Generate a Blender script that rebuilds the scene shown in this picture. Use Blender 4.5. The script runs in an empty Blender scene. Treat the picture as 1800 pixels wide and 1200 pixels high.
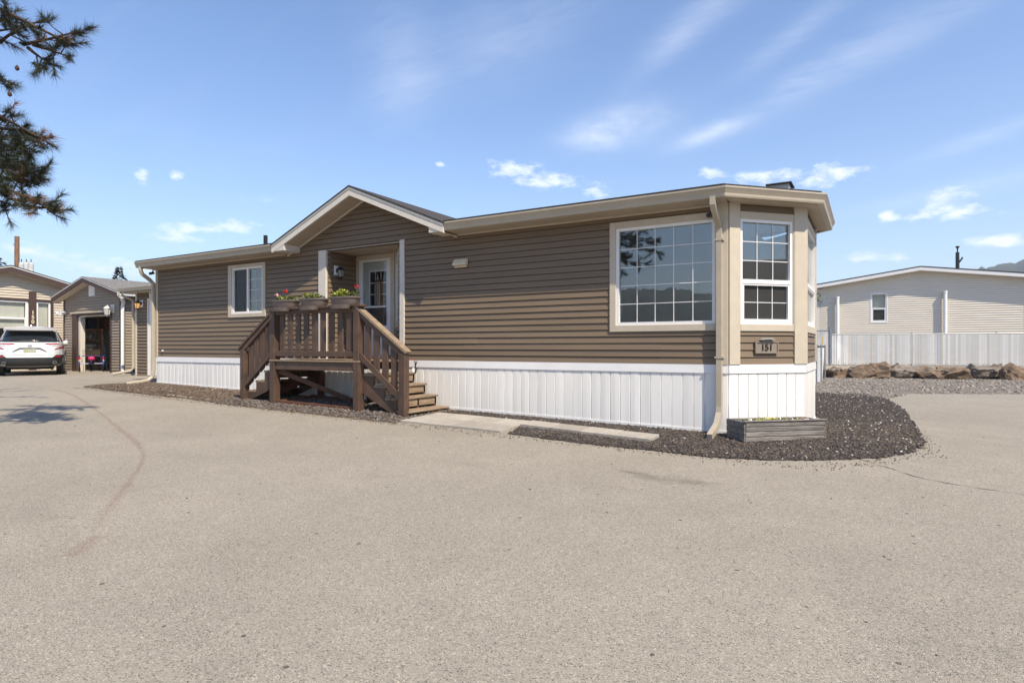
import bpy, bmesh, math, random
import numpy as np
from mathutils import Vector, Matrix, noise as mnoise
R = math.radians
rnd = random.Random(7)
nr = np.random.default_rng(11)
S = bpy.context.scene
COL = S.collection

# ------------------------------------------------------------------ camera
cam = bpy.data.cameras.new('camera'); camo = bpy.data.objects.new('camera', cam); COL.objects.link(camo)
camo.location = (1.724, -8.963, 1.233); camo.rotation_euler = (R(90), 0, R(30.5))
cam.sensor_fit = 'HORIZONTAL'; cam.sensor_width = 36.0; cam.lens = 36.0 * 1068 / 1800
cam.shift_y = (610.5 - 600) / 1800.0
cam.clip_start = .05; cam.clip_end = 20000
S.camera = camo
S.render.resolution_x = 1024; S.render.resolution_y = 682

# ------------------------------------------------------------------ exposure, sun, sky
S.view_settings.view_transform = 'Standard'; S.view_settings.look = 'None'
S.view_settings.exposure = 0.5; S.view_settings.gamma = 1.0
SUN = Vector((.88, -.43, 1.22)).normalized()
sl = bpy.data.lights.new('sun', 'SUN'); sl.energy = 5.0; sl.angle = R(.6); sl.color = (1.0, .89, .735)
so = bpy.data.objects.new('sun', sl); COL.objects.link(so); so.location = (10, -10, 30)
so.rotation_euler = (-SUN).to_track_quat('-Z', 'Y').to_euler()

W = bpy.data.worlds.new('World'); S.world = W; W.use_nodes = True
wt = W.node_tree; wt.nodes.clear()
def N(t, typ, **kw):
    n = t.nodes.new(typ)
    for k, v in kw.items():
        if k.startswith('i_'):
            k = k[2:]; n.inputs[int(k) if k.isdigit() else k.replace('_', ' ')].default_value = v
        else: setattr(n, k, v)
    return n
def lk(t, a, b): t.links.new(a, b)
def mth(t, op, a, b=None, c=None, clamp=False):
    n = t.nodes.new('ShaderNodeMath'); n.operation = op; n.use_clamp = clamp
    for i, v in enumerate((a, b, c)):
        if v is None: continue
        if isinstance(v, (int, float)): n.inputs[i].default_value = v
        else: t.links.new(v, n.inputs[i])
    return n.outputs[0]
def build_sky():
    t = wt
    sky = N(t, 'ShaderNodeTexSky', sky_type='NISHITA', sun_disc=False)
    sky.sun_elevation = math.asin(SUN.z); sky.sun_rotation = math.atan2(SUN.x, SUN.y)
    sky.altitude = 500; sky.air_density = 1.15; sky.dust_density = .35; sky.ozone_density = 4.0
    tc = N(t, 'ShaderNodeTexCoord'); sep = N(t, 'ShaderNodeSeparateXYZ'); lk(t, tc.outputs['Generated'], sep.inputs[0])
    x, y, z = sep.outputs
    az = mth(t, 'ARCTAN2', x, y); el = mth(t, 'ARCSINE', z)
    zz = mth(t, 'ADD', mth(t, 'MAXIMUM', z, 0.0), .10)
    pv = N(t, 'ShaderNodeCombineXYZ'); lk(t, mth(t, 'DIVIDE', x, zz), pv.inputs[0]); lk(t, mth(t, 'DIVIDE', y, zz), pv.inputs[1])
    def noi(vec, sc, det, ro=.55, dist=0.):
        n = N(t, 'ShaderNodeTexNoise', i_Scale=sc, i_Detail=det, i_Roughness=ro, i_Distortion=dist); lk(t, vec, n.inputs['Vector']); return n.outputs[0]
    ms = N(t, 'ShaderNodeMapping'); ms.inputs['Rotation'].default_value = (0, 0, R(38)); ms.inputs['Scale'].default_value = (.55, 2.3, 1); lk(t, pv.outputs[0], ms.inputs[0])
    cir = noi(ms.outputs[0], 1.6, 9, .66, .9)
    mb = noi(pv.outputs[0], .45, 2)
    band = mth(t, 'MULTIPLY', mth(t, 'SUBTRACT', cir, .50), 2.2, clamp=True)
    cirrus = mth(t, 'MULTIPLY', band, mth(t, 'MULTIPLY', mth(t, 'SUBTRACT', mb, .42), 3.0, clamp=True))
    av = N(t, 'ShaderNodeCombineXYZ'); lk(t, az, av.inputs[0]); lk(t, mth(t, 'MULTIPLY', el, 2.2), av.inputs[1])
    fine = noi(av.outputs[0], 34., 8, .66); mid = noi(av.outputs[0], 9., 3)
    YAW = R(30.5)
    def dotv(v):
        n = t.nodes.new('ShaderNodeVectorMath'); n.operation = 'DOT_PRODUCT'; lk(t, tc.outputs['Generated'], n.inputs[0]); n.inputs[1].default_value = v; return n.outputs['Value']
    fw, rt, up = Vector((-math.sin(YAW), math.cos(YAW), 0)), Vector((math.cos(YAW), math.sin(YAW), 0)), Vector((0, 0, 1))
    def blob(px, py, sx, sy, tilt=0.):
        u = (px - 900) / 1068; v = (610.5 - py) / 1068
        c = (fw + rt * u + up * v); k = c.length; c = c / k
        a_ = Vector((-c.y, c.x, 0)).normalized() * -1.; b_ = a_.cross(c).normalized()
        ct, s_ = math.cos(tilt), math.sin(tilt)
        p = dotv((a_ * ct + b_ * s_) * (1068 * k / sx)); q = dotv((b_ * ct - a_ * s_) * (1068 * k / sy))
        return mth(t, 'POWER', .36788, mth(t, 'MULTIPLY_ADD', p, p, mth(t, 'MULTIPLY', q, q)))
    def total(lst):
        o = None
        for b in lst:
            o = blob(*b) if o is None else mth(t, 'ADD', o, blob(*b))
        return o
    cu = total([(900, 296, 50, 15), (965, 318, 70, 15), (1050, 340, 25, 12), (1455, 308, 70, 22), (1330, 312, 45, 14), (1250, 303, 25, 12),
                (1660, 375, 85, 13), (1675, 343, 36, 20), (1515, 450, 24, 12), (1575, 452, 24, 9), (1770, 425, 25, 12), (1735, 424, 45, 10),
                (320, 400, 45, 11), (415, 398, 50, 14), (310, 418, 38, 9), (248, 312, 14, 14), (310, 310, 16, 9), (60, 440, 45, 16), (205, 470, 90, 18), (772, 288, 8, 7), (1560, 380, 14, 9)])
    cm = mth(t, 'MULTIPLY', mth(t, 'SUBTRACT', mth(t, 'ADD', mth(t, 'MULTIPLY', cu, .85), mth(t, 'MULTIPLY', mth(t, 'SUBTRACT', fine, .5), 2.6)), .36), 1.25, clamp=True)
    cm = mth(t, 'MULTIPLY', cm, mth(t, 'MULTIPLY', cu, 2.2, clamp=True))
    wi = total([(1255, 232, 75, 17, .22), (1440, 120, 130, 24, .42), (1400, 60, 100, 20, .5), (880, 70, 160, 60, .4), (1755, 232, 110, 15, .22), (1560, 80, 200, 30, .3),
                (1700, 330, 170, 16, .1), (700, 110, 60, 90, .2), (1240, 20, 90, 26, .4), (1180, 80, 90, 22, .6)])
    wis = mth(t, 'MULTIPLY', wi, mth(t, 'MULTIPLY', mth(t, 'SUBTRACT', mth(t, 'ADD', mth(t, 'MULTIPLY', cir, .45), mth(t, 'ADD', mth(t, 'MULTIPLY', mid, .35), mth(t, 'MULTIPLY', noi(ms.outputs[0], 7., 8, .7, 1.2), .5))), .42), 1.9, clamp=True))
    pat = mth(t, 'MULTIPLY', total([(1095, 222, 85, 34, .18), (1050, 235, 50, 22, .1), (1250, 234, 60, 12, .25)]), mth(t, 'MULTIPLY', mth(t, 'SUBTRACT', mth(t, 'ADD', mid, mth(t, 'MULTIPLY', fine, .5)), .45), 1.5, clamp=True))
    # sparse small cumulus all round the horizon outside the listed ones
    elb = mth(t, 'EXPONENT', mth(t, 'MULTIPLY', mth(t, 'POWER', mth(t, 'DIVIDE', mth(t, 'SUBTRACT', el, .17), .09), 2.0), -1.0))
    gen = mth(t, 'MULTIPLY', mth(t, 'MULTIPLY', mth(t, 'SUBTRACT', mth(t, 'ADD', mid, mth(t, 'MULTIPLY', fine, .5)), .98), 4.0, clamp=True), elb)
    hz = mth(t, 'MULTIPLY', mth(t, 'EXPONENT', mth(t, 'MULTIPLY', mth(t, 'MAXIMUM', el, 0.0), -6.0)), .48)
    soft = mth(t, 'ADD', mth(t, 'MULTIPLY', cirrus, .10), mth(t, 'MULTIPLY_ADD', wis, .24, mth(t, 'MULTIPLY', pat, .42)), clamp=True)
    cloud = mth(t, 'ADD', mth(t, 'MAXIMUM', mth(t, 'MULTIPLY', cm, .78), mth(t, 'MULTIPLY', gen, .55)), soft, clamp=True)
    m0 = N(t, 'ShaderNodeMix', data_type='RGBA'); hsn = N(t, 'ShaderNodeHueSaturation', i_Saturation=1.08, i_Value=1.74, i_Hue=.505); lk(t, sky.outputs[0], hsn.inputs['Color']); lk(t, hz, m0.inputs[0]); lk(t, hsn.outputs[0], m0.inputs[6]); m0.inputs[7].default_value = (8.2, 9.4, 11.0, 1)
    m1 = N(t, 'ShaderNodeMix', data_type='RGBA'); lk(t, cloud, m1.inputs[0]); lk(t, m0.outputs[2], m1.inputs[6]); m1.inputs[7].default_value = (11.6, 11.9, 12.4, 1)
    bg = N(t, 'ShaderNodeBackground', i_Strength=.085); lk(t, m1.outputs[2], bg.inputs[0])
    out = N(t, 'ShaderNodeOutputWorld'); lk(t, bg.outputs[0], out.inputs[0])
build_sky()
W.cycles.sampling_method = 'MANUAL'; W.cycles.sample_map_resolution = 512

# ------------------------------------------------------------------ materials
MATS = {}
def mat(name, col, rough=.7, var=.12, scale=6., det=4, bump=0., bscale=None, metal=0., stretch=None, orand=0., spec=.5, col2=None, emit=None, coat=0., island=0., bdist=.01):
    if name in MATS: return MATS[name]
    m = bpy.data.materials.new(name); m.use_nodes = True; t = m.node_tree
    p = t.nodes['Principled BSDF']
    p.inputs['Roughness'].default_value = rough; p.inputs['Metallic'].default_value = metal; p.inputs['Specular IOR Level'].default_value = spec
    if coat: p.inputs['Coat Weight'].default_value = coat; p.inputs['Coat Roughness'].default_value = .08
    tc = N(t, 'ShaderNodeTexCoord'); mp = N(t, 'ShaderNodeMapping'); lk(t, tc.outputs['Object'], mp.inputs[0])
    if stretch: mp.inputs['Scale'].default_value = stretch
    oi = N(t, 'ShaderNodeObjectInfo')
    off = N(t, 'ShaderNodeCombineXYZ'); r10 = mth(t, 'MULTIPLY', oi.outputs['Random'], 37.)
    for i in range(3): lk(t, r10, off.inputs[i])
    lk(t, off.outputs[0], mp.inputs['Location'])
    n = N(t, 'ShaderNodeTexNoise', i_Scale=scale, i_Detail=det, i_Roughness=.6); lk(t, mp.outputs[0], n.inputs[0])
    c2 = col2 or tuple(max(0, c * (1 - 2 * var)) for c in col)
    mx = N(t, 'ShaderNodeMix', data_type='RGBA'); mx.inputs[6].default_value = (*c2, 1); mx.inputs[7].default_value = (*(col if col2 else tuple(min(1, c * (1 + .9 * var)) for c in col)), 1)
    f = mth(t, 'MULTIPLY_ADD', mth(t, 'SUBTRACT', n.outputs[0], .5), 2.0, .5, clamp=True); lk(t, f, mx.inputs[0])
    c = mx.outputs[2]
    for src, amt in ((oi.outputs['Random'], orand), ('isl', island)):
        if amt:
            if src == 'isl': src = N(t, 'ShaderNodeNewGeometry').outputs['Random Per Island']
            hs = N(t, 'ShaderNodeHueSaturation'); lk(t, c, hs.inputs['Color']); lk(t, mth(t, 'MULTIPLY_ADD', src, 2 * amt, 1 - amt), hs.inputs['Value']); c = hs.outputs[0]
    lk(t, c, p.inputs['Base Color'])
    rr = mth(t, 'MULTIPLY_ADD', mth(t, 'SUBTRACT', n.outputs[0], .5), .25, rough, clamp=True); lk(t, rr, p.inputs['Roughness'])
    if bump:
        n2 = N(t, 'ShaderNodeTexNoise', i_Scale=bscale or scale * 6, i_Detail=4, i_Roughness=.65); lk(t, mp.outputs[0], n2.inputs[0])
        b = N(t, 'ShaderNodeBump', i_Strength=bump, i_Distance=bdist); lk(t, n2.outputs[0], b.inputs['Height']); lk(t, b.outputs[0], p.inputs['Normal'])
    if emit:
        p.inputs['Emission Color'].default_value = (*emit[0], 1); p.inputs['Emission Strength'].default_value = emit[1]
    MATS[name] = m; return m
def glass_mat(name, tint, ior=1.75, rough=0.):
    m = bpy.data.materials.new(name); m.use_nodes = True; t = m.node_tree; t.nodes.clear()
    tr = N(t, 'ShaderNodeBsdfTransparent'); tr.inputs[0].default_value = (*tint, 1)
    gl = N(t, 'ShaderNodeBsdfGlossy', i_Roughness=rough); gl.inputs[0].default_value = (1, 1, 1, 1)
    tc = N(t, 'ShaderNodeTexCoord'); nz = N(t, 'ShaderNodeTexNoise', i_Scale=1.3, i_Detail=1.); lk(t, tc.outputs['Object'], nz.inputs[0])
    bp = N(t, 'ShaderNodeBump', i_Strength=.05, i_Distance=.02); lk(t, nz.outputs[0], bp.inputs['Height']); lk(t, bp.outputs[0], gl.inputs['Normal'])
    ge = N(t, 'ShaderNodeNewGeometry'); dp = N(t, 'ShaderNodeVectorMath', operation='DOT_PRODUCT'); lk(t, ge.outputs['Normal'], dp.inputs[0]); lk(t, ge.outputs['Incoming'], dp.inputs[1])
    r0 = ((ior - 1) / (ior + 1)) ** 2
    fr = mth(t, 'MULTIPLY_ADD', mth(t, 'POWER', mth(t, 'SUBTRACT', 1., mth(t, 'ABSOLUTE', dp.outputs['Value']), clamp=True), 5.), 1 - r0, r0, clamp=True); mx = N(t, 'ShaderNodeMixShader')
    lk(t, fr, mx.inputs[0]); lk(t, tr.outputs[0], mx.inputs[1]); lk(t, gl.outputs[0], mx.inputs[2])
    o = N(t, 'ShaderNodeOutputMaterial'); lk(t, mx.outputs[0], o.inputs[0]); MATS[name] = m; return m

SID = mat('siding_brown', (.186, .137, .090), .55, .07, 2.2, bump=.12, bscale=60, stretch=(.25, .25, 3), orand=.05, spec=.35)
TRIM = mat('trim_beige', (.50, .435, .335), .6, .04, 8, bump=.1, bscale=80, orand=.02)
TRIML = mat('trim_cream', (.62, .575, .50), .55, .04, 8, orand=.02)
GUT = mat('gutter_tan', (.41, .355, .27), .38, .05, 4, spec=.5)
SOF = mat('soffit_tan', (.44, .37, .29), .6, .05, 5, bump=.3, bscale=90, stretch=(3, .3, 1))
WHITE = mat('white_vinyl', (.76, .75, .73), .38, .03, 3, orand=.02, spec=.45)
SKIRT = mat('skirt_white', (.80, .78, .73), .40, .05, 1.2, bump=.10, bscale=3, stretch=(1, 1, .4), orand=.035, bdist=.03)
SHING = mat('shingle_dark', (.055, .048, .043), .9, .4, 30, bump=.8, bscale=60)
DARKM = mat('black_metal', (.012, .012, .013), .4, .1, 10)
INT = mat('interior_wall', (.72, .70, .66), .8, .03, 2)
INTF = mat('interior_floor', (.16, .12, .09), .6, .15, 3)
GLASS = glass_mat('window_glass', (.74, .78, .78), 2.15)
GLASSD = glass_mat('screened_glass', (.50, .51, .52), 1.5)
def screen_mat():
    m = MATS['screened_glass']; t = m.node_tree; o = next(n for n in t.nodes if n.type == 'OUTPUT_MATERIAL'); src = o.inputs[0].links[0].from_socket
    d = N(t, 'ShaderNodeBsdfDiffuse'); d.inputs[0].default_value = (.10, .098, .095, 1); mx = N(t, 'ShaderNodeMixShader', i_0=.4); lk(t, src, mx.inputs[1]); lk(t, d.outputs[0], mx.inputs[2]); lk(t, mx.outputs[0], o.inputs[0])
screen_mat()
GLASSB = glass_mat('clear_glass', (.93, .95, .95), 1.5)
DOORW = mat('door_white', (.72, .72, .71), .4, .03, 4)
DECK = mat('deck_brown', (.094, .055, .036), .55, .22, 5, bump=.35, bscale=45, stretch=(1, 1, 1), orand=.10, bdist=.006)
DECKR = mat('deck_red', (.13, .055, .028), .6, .25, 6, bump=.3, bscale=45, orand=.1)
TREAD = mat('tread_worn', (.27, .195, .125), .75, .28, 7, bump=.5, bscale=50, stretch=(4, .5, 4), orand=.10, bdist=.006)
CONC = mat('concrete_slab', (.36, .325, .275), .85, .12, 9, bump=.4, bscale=120, orand=.12, bdist=.004)

# ------------------------------------------------------------------ mesh helpers
def setp(o, label=None, category=None, group=None, kind=None):
    for k, v in (('label', label), ('category', category), ('group', group), ('kind', kind)):
        if v: o[k] = v
    return o
LOCAL = [False]     # True while a thing is modelled in its own coordinates
def wm(o): return ((wm(o.parent) @ o.matrix_parent_inverse) if o.parent else Matrix()) @ o.matrix_basis
def link(o, parent=None):
    COL.objects.link(o)
    if parent is not None:
        o.parent = parent
        if not LOCAL[0]: o.matrix_parent_inverse = wm(parent).inverted()
    return o
def empty(name, loc=(0, 0, 0), rz=0., **k):
    o = bpy.data.objects.new(name, None); link(o); o.location = loc; o.rotation_euler = (0, 0, rz); o.empty_display_size = .2
    return setp(o, **k)
def me(name, vs, fs, m, parent=None, smooth=False, loc=None, rot=None, **k):
    d = bpy.data.meshes.new(name); d.from_pydata([tuple(v) for v in vs], [], [tuple(f) for f in fs]); d.update()
    if smooth:
        for p in d.polygons: p.use_smooth = True
    if m is not None: d.materials.append(m)
    o = bpy.data.objects.new(name, d); link(o, parent)
    if loc is not None: o.location = loc
    if rot is not None: o.rotation_euler = rot
    return setp(o, **k)
class MB:
    def __init__(s): s.v = []; s.f = []
    def add(s, vs, fs):
        b = len(s.v); s.v += [tuple(v) for v in vs]; s.f += [tuple(i + b for i in f) for f in fs]; return s
    def box(s, x0, x1, y0, y1, z0, z1, ch=0., T=None):
        if x0 > x1: x0, x1 = x1, x0
        if y0 > y1: y0, y1 = y1, y0
        if z0 > z1: z0, z1 = z1, z0
        if ch:
            c = min(ch, (x1 - x0) * .3, (y1 - y0) * .3, (z1 - z0) * .3); vs = []; 
            for z, i in ((z0, c), (z0 + c, 0), (z1 - c, 0), (z1, c)):
                a, b_, e, g = x0 + i, x1 - i, y0 + i, y1 - i
                q = c if i == 0 else 0
                if i == 0: vs += [(x0 + c, y0, z), (x1 - c, y0, z), (x1, y0 + c, z), (x1, y1 - c, z), (x1 - c, y1, z), (x0 + c, y1, z), (x0, y1 - c, z), (x0, y0 + c, z)]
                else: vs += [(a, e, z), (b_, e, z), (b_, e, z), (b_, g, z), (b_, g, z), (a, g, z), (a, g, z), (a, e, z)]
            # simplify: chamfer vertical edges and the top/bottom rims
            fs = []
            for r in range(3):
                for i in range(8): fs.append((r * 8 + i, r * 8 + (i + 1) % 8, r * 8 + 8 + (i + 1) % 8, r * 8 + 8 + i))
            fs += [(6, 4, 2, 0), (24, 26, 28, 30)]
        else:
            vs = [(x0, y0, z0), (x1, y0, z0), (x1, y1, z0), (x0, y1, z0), (x0, y0, z1), (x1, y0, z1), (x1, y1, z1), (x0, y1, z1)]
            fs = [(0, 3, 2, 1), (4, 5, 6, 7), (0, 1, 5, 4), (1, 2, 6, 5), (2, 3, 7, 6), (3, 0, 4, 7)]
        if T: vs = [T(*v) for v in vs]
        return s.add(vs, fs)
    def hexa(s, b, t):      # bottom 4 pts, top 4 pts
        return s.add(list(b) + list(t), [(0, 3, 2, 1), (4, 5, 6, 7), (0, 1, 5, 4), (1, 2, 6, 5), (2, 3, 7, 6), (3, 0, 4, 7)])
    def prism(s, poly, ax, a0, a1, T=None):   # polygon extruded along axis 0/1/2
        n = len(poly)
        def pt(p, a):
            q = list(p); q.insert(ax, a); return T(*q) if T else tuple(q)
        vs = [pt(p, a0) for p in poly] + [pt(p, a1) for p in poly]
        fs = [tuple(range(n))[::-1], tuple(range(n, 2 * n))] + [(i, (i + 1) % n, n + (i + 1) % n, n + i) for i in range(n)]
        return s.add(vs, fs)
    def tube(s, pts, rad, n=8, sq=None, rot0=0., caps=True):
        P = [Vector(p) for p in pts]; k = len(P); rads = rad if isinstance(rad, (list, tuple)) else [rad] * k
        ts = [((P[min(i + 1, k - 1)] - P[max(i - 1, 0)]).normalized()) for i in range(k)]
        up = Vector((0, 0, 1)) if abs(ts[0].z) < .9 else Vector((0, -1, 0))
        u = ts[0].cross(up).normalized(); base = len(s.v)
        for i in range(k):
            u = (u - ts[i] * u.dot(ts[i])).normalized(); w = ts[i].cross(u)
            for j in range(n):
                a = rot0 + 2 * math.pi * j / n; ca, sa = math.cos(a), math.sin(a)
                if sq:
                    mx_ = max(abs(ca), abs(sa)); ca, sa = ca / mx_ * sq[0], sa / mx_ * sq[1]; r = 1.
                    s.v.append(tuple(P[i] + u * ca + w * sa))
                else: s.v.append(tuple(P[i] + (u * ca + w * sa) * rads[i]))
        for i in range(k - 1):
            for j in range(n): s.f.append((base + i * n + j, base + i * n + (j + 1) % n, base + (i + 1) * n + (j + 1) % n, base + (i + 1) * n + j))
        if caps: s.f.append(tuple(base + j for j in range(n))[::-1]); s.f.append(tuple(base + (k - 1) * n + j for j in range(n)))
        return s
    def lathe(s, prof, n=12, c=(0, 0, 0), sx=1., sy=1.):
        base = len(s.v); k = len(prof)
        for r, z in prof:
            for j in range(n):
                a = 2 * math.pi * j / n; s.v.append((c[0] + r * sx * math.cos(a), c[1] + r * sy * math.sin(a), c[2] + z))
        for i in range(k - 1):
            for j in range(n): s.f.append((base + i * n + j, base + i * n + (j + 1) % n, base + (i + 1) * n + (j + 1) % n, base + (i + 1) * n + j))
        s.f.append(tuple(base + j for j in range(n))[::-1]); s.f.append(tuple(base + (k - 1) * n + j for j in range(n)))
        return s
    def done(s, name, m, parent=None, smooth=False, **k):
        o = me(name, s.v, s.f, m, parent, smooth, **k)
        return o
def bx(name, x0, x1, y0, y1, z0, z1, m, parent=None, ch=0., T=None, **k):
    return MB().box(x0, x1, y0, y1, z0, z1, ch, T).done(name, m, parent, **k)
def beam(name, a, b, w, h, m, parent=None, **k):       # board from a to b, width w horizontal, h in the upright direction
    a, b = Vector(a), Vector(b); d = (b - a).normalized(); side = d.cross(Vector((0, 0, 1)))
    side = side.normalized() if side.length > .01 else Vector((1, 0, 0)); up = side.cross(d)
    q = [(-w / 2, -h / 2), (w / 2, -h / 2), (w / 2, h / 2), (-w / 2, h / 2)]
    mb = MB().hexa([a + side * s_ + up * u_ for s_, u_ in q], [b + side * s_ + up * u_ for s_, u_ in q])
    return mb.done(name, m, parent, **k)
def smooth_by_angle(o, ang=40):
    for p in o.data.polygons: p.use_smooth = True
    bm = bmesh.new(); bm.from_mesh(o.data)
    bmesh.ops.recalc_face_normals(bm, faces=bm.faces)
    for e in bm.edges:
        if len(e.link_faces) == 2 and e.calc_face_angle(0) > R(ang): e.smooth = False
    bm.to_mesh(o.data); bm.free(); return o
def text(name, s, size, m, parent, loc, rot, ext=.006, align='CENTER', bold=0., **k):
    c = bpy.data.curves.new(name, 'FONT'); c.body = s; c.size = size; c.extrude = ext; c.align_x = align; c.align_y = 'CENTER'; c.offset = bold
    tmp = bpy.data.objects.new(name, c); COL.objects.link(tmp)
    d = bpy.data.meshes.new_from_object(tmp.evaluated_get(bpy.context.evaluated_depsgraph_get()))
    bpy.data.objects.remove(tmp); bpy.data.curves.remove(c); d.materials.clear(); d.materials.append(m)
    o = bpy.data.objects.new(name, d); link(o, parent); o.location = loc; o.rotation_euler = rot
    return setp(o, **k)

# ------------------------------------------------------------------ ground
def sst(a, b, x): 
    q = min(max((x - a) / (b - a), 0.), 1.); return q * q * (3 - 2 * q)
FA, FB = Vector((.37, 19.2)), Vector((6.78, 21.05))
def fence_y(x): return FA.y + (x - FA.x) * (FB.y - FA.y) / (FB.x - FA.x)
def gz(x, y):
    z = .0203 * min(max(-x, 0.), 14.8) + .035 * max(min(y, 0.), -16)
    if y > 8 and x > -6: z += .04 * sst(10, 18, y) + .45 * sst(-1.3, -.1, y - fence_y(max(min(x, 30), -6)))
    elif y > 8: z += .49 * sst(10, 18, y)
    return z
def axis(*seg):
    o = []
    for a, b, st in seg:
        n = max(1, round((b - a) / st)); o += [a + (b - a) * i / n for i in range(n)]
    return o + [seg[-1][1]]
def ground():
    xs = axis((-2200, -600, 400), (-600, -60, 60), (-60, -15, 3), (-15, 12, .5), (12, 60, 4), (60, 600, 60), (600, 2200, 400))
    ys = axis((-2200, -600, 400), (-600, -60, 60), (-60, -18, 4), (-18, 0, .75), (0, 17, 1), (17, 22.4, .3), (22.4, 60, 4), (60, 600, 60), (600, 2200, 400))
    nx = len(xs); vs = [(x, y, gz(x, y)) for y in ys for x in xs]
    fs = [(j * nx + i, j * nx + i + 1, (j + 1) * nx + i + 1, (j + 1) * nx + i) for j in range(len(ys) - 1) for i in range(nx - 1)]
    m = bpy.data.materials.new('asphalt_worn'); m.use_nodes = True; t = m.node_tree; p = t.nodes['Principled BSDF']
    p.inputs['Roughness'].default_value = .92; p.inputs['Specular IOR Level'].default_value = .25
    tc = N(t, 'ShaderNodeTexCoord'); V = tc.outputs['Object']
    def noi(sc, det=4, ro=.6):
        n = N(t, 'ShaderNodeTexNoise', i_Scale=sc, i_Detail=det, i_Roughness=ro); lk(t, V, n.inputs[0]); return n.outputs[0]
    vo = N(t, 'ShaderNodeTexVoronoi', i_Scale=150.); lk(t, V, vo.inputs['Vector'])
    sp = N(t, 'ShaderNodeSeparateColor'); lk(t, vo.outputs['Color'], sp.inputs[0])
    ramp = N(t, 'ShaderNodeValToRGB'); lk(t, sp.outputs[0], ramp.inputs[0]); e = ramp.color_ramp.elements
    e[0].position = 0.; e[0].color = (.095, .083, .064, 1); e[1].position = 1.; e[1].color = (.48, .435, .35, 1)
    for ps, c in ((.10, (.217, .193, .154, 1)), (.30, (.274, .243, .195, 1)), (.75, (.312, .278, .225, 1)), (.93, (.355, .322, .262, 1))):
        q = e.new(ps); q.color = c
    big = noi(.35, 5); mid = noi(2.2, 4); fin = noi(160, 3)
    big2 = noi(.9, 6, .65)
    val = mth(t, 'ADD', mth(t, 'ADD', mth(t, 'MULTIPLY', big, .38), mth(t, 'MULTIPLY', big2, .24)), mth(t, 'ADD', mth(t, 'MULTIPLY', mid, .22), mth(t, 'MULTIPLY', fin, .42)))
    hs = N(t, 'ShaderNodeHueSaturation'); lk(t, ramp.outputs[0], hs.inputs['Color']); lk(t, mth(t, 'ADD', val, .40), hs.inputs['Value'])
    # sparse dark tar spots
    v2 = N(t, 'ShaderNodeTexVoronoi', i_Scale=7.); lk(t, V, v2.inputs['Vector'])
    s2 = N(t, 'ShaderNodeSeparateColor'); lk(t, v2.outputs['Color'], s2.inputs[0])
    spot = mth(t, 'MULTIPLY', mth(t, 'LESS_THAN', v2.outputs['Distance'], .10), mth(t, 'GREATER_THAN', s2.outputs[0], .80))
    mx = N(t, 'ShaderNodeMix', data_type='RGBA'); lk(t, mth(t, 'MULTIPLY', spot, .75), mx.inputs[0]); lk(t, hs.outputs[0], mx.inputs[6]); mx.inputs[7].default_value = (.045, .038, .032, 1)
    lk(t, mx.outputs[2], p.inputs['Base Color'])
    b = N(t, 'ShaderNodeBump', i_Strength=.75, i_Distance=.006)
    lk(t, mth(t, 'ADD', mth(t, 'MULTIPLY', vo.outputs['Distance'], -.9), mth(t, 'ADD', fin, mth(t, 'MULTIPLY', noi(14, 3), 1.2))), b.inputs['Height']); lk(t, b.outputs[0], p.inputs['Normal'])
    me('ground', vs, fs, m, kind='structure', label='worn tan asphalt paving', smooth=True)
ground()

def inpoly(x, y, P):
    r = False; j = len(P) - 1
    for i in range(len(P)):
        if (P[i][1] > y) != (P[j][1] > y) and x < (P[j][0] - P[i][0]) * (y - P[i][1]) / (P[j][1] - P[i][1]) + P[i][0]: r = not r
        j = i
    return r
def edge_dist(x, y, P):
    best = 9.
    for i in range(len(P)):
        ax, ay = P[i - 1]; bx_, by = P[i]; dx, dy = bx_ - ax, by - ay
        q = min(max(((x - ax) * dx + (y - ay) * dy) / (dx * dx + dy * dy + 1e-9), 0), 1); best = min(best, math.hypot(x - ax - q * dx, y - ay - q * dy))
    return best
def sheet(name, P, cell, m, lift, mound=0., parent=None, **k):
    x0 = min(p[0] for p in P); x1 = max(p[0] for p in P); y0 = min(p[1] for p in P); y1 = max(p[1] for p in P)
    nx = int((x1 - x0) / cell) + 2; ny = int((y1 - y0) / cell) + 2; idx = {}; vs = []; fs = []
    def vid(i, j):
        if (i, j) not in idx:
            x, y = x0 + i * cell, y0 + j * cell; d = edge_dist(x, y, P); ins = inpoly(x, y, P)
            z = gz(x, y) + (lift + mound * sst(0, .35, d) + (.3 * mound * (mnoise.noise((x * 3, y * 3, 0)))) * sst(0, .2, d) if ins else -.02)
            idx[i, j] = len(vs); vs.append((x, y, z))
        return idx[i, j]
    for j in range(ny):
        for i in range(nx):
            if inpoly(x0 + (i + .5) * cell, y0 + (j + .5) * cell, P): fs.append((vid(i, j), vid(i + 1, j), vid(i + 1, j + 1), vid(i, j + 1)))
    return me(name, vs, fs, m, parent, smooth=True, **k)
ICO = None
def ico():
    global ICO
    if ICO is None:
        bm = bmesh.new(); bmesh.ops.create_icosphere(bm, subdivisions=1, radius=1.); bm.verts.ensure_lookup_table()
        ICO = (np.array([v.co[:] for v in bm.verts]), np.array([[v.index for v in f.verts] for f in bm.faces])); bm.free()
    return ICO
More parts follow.
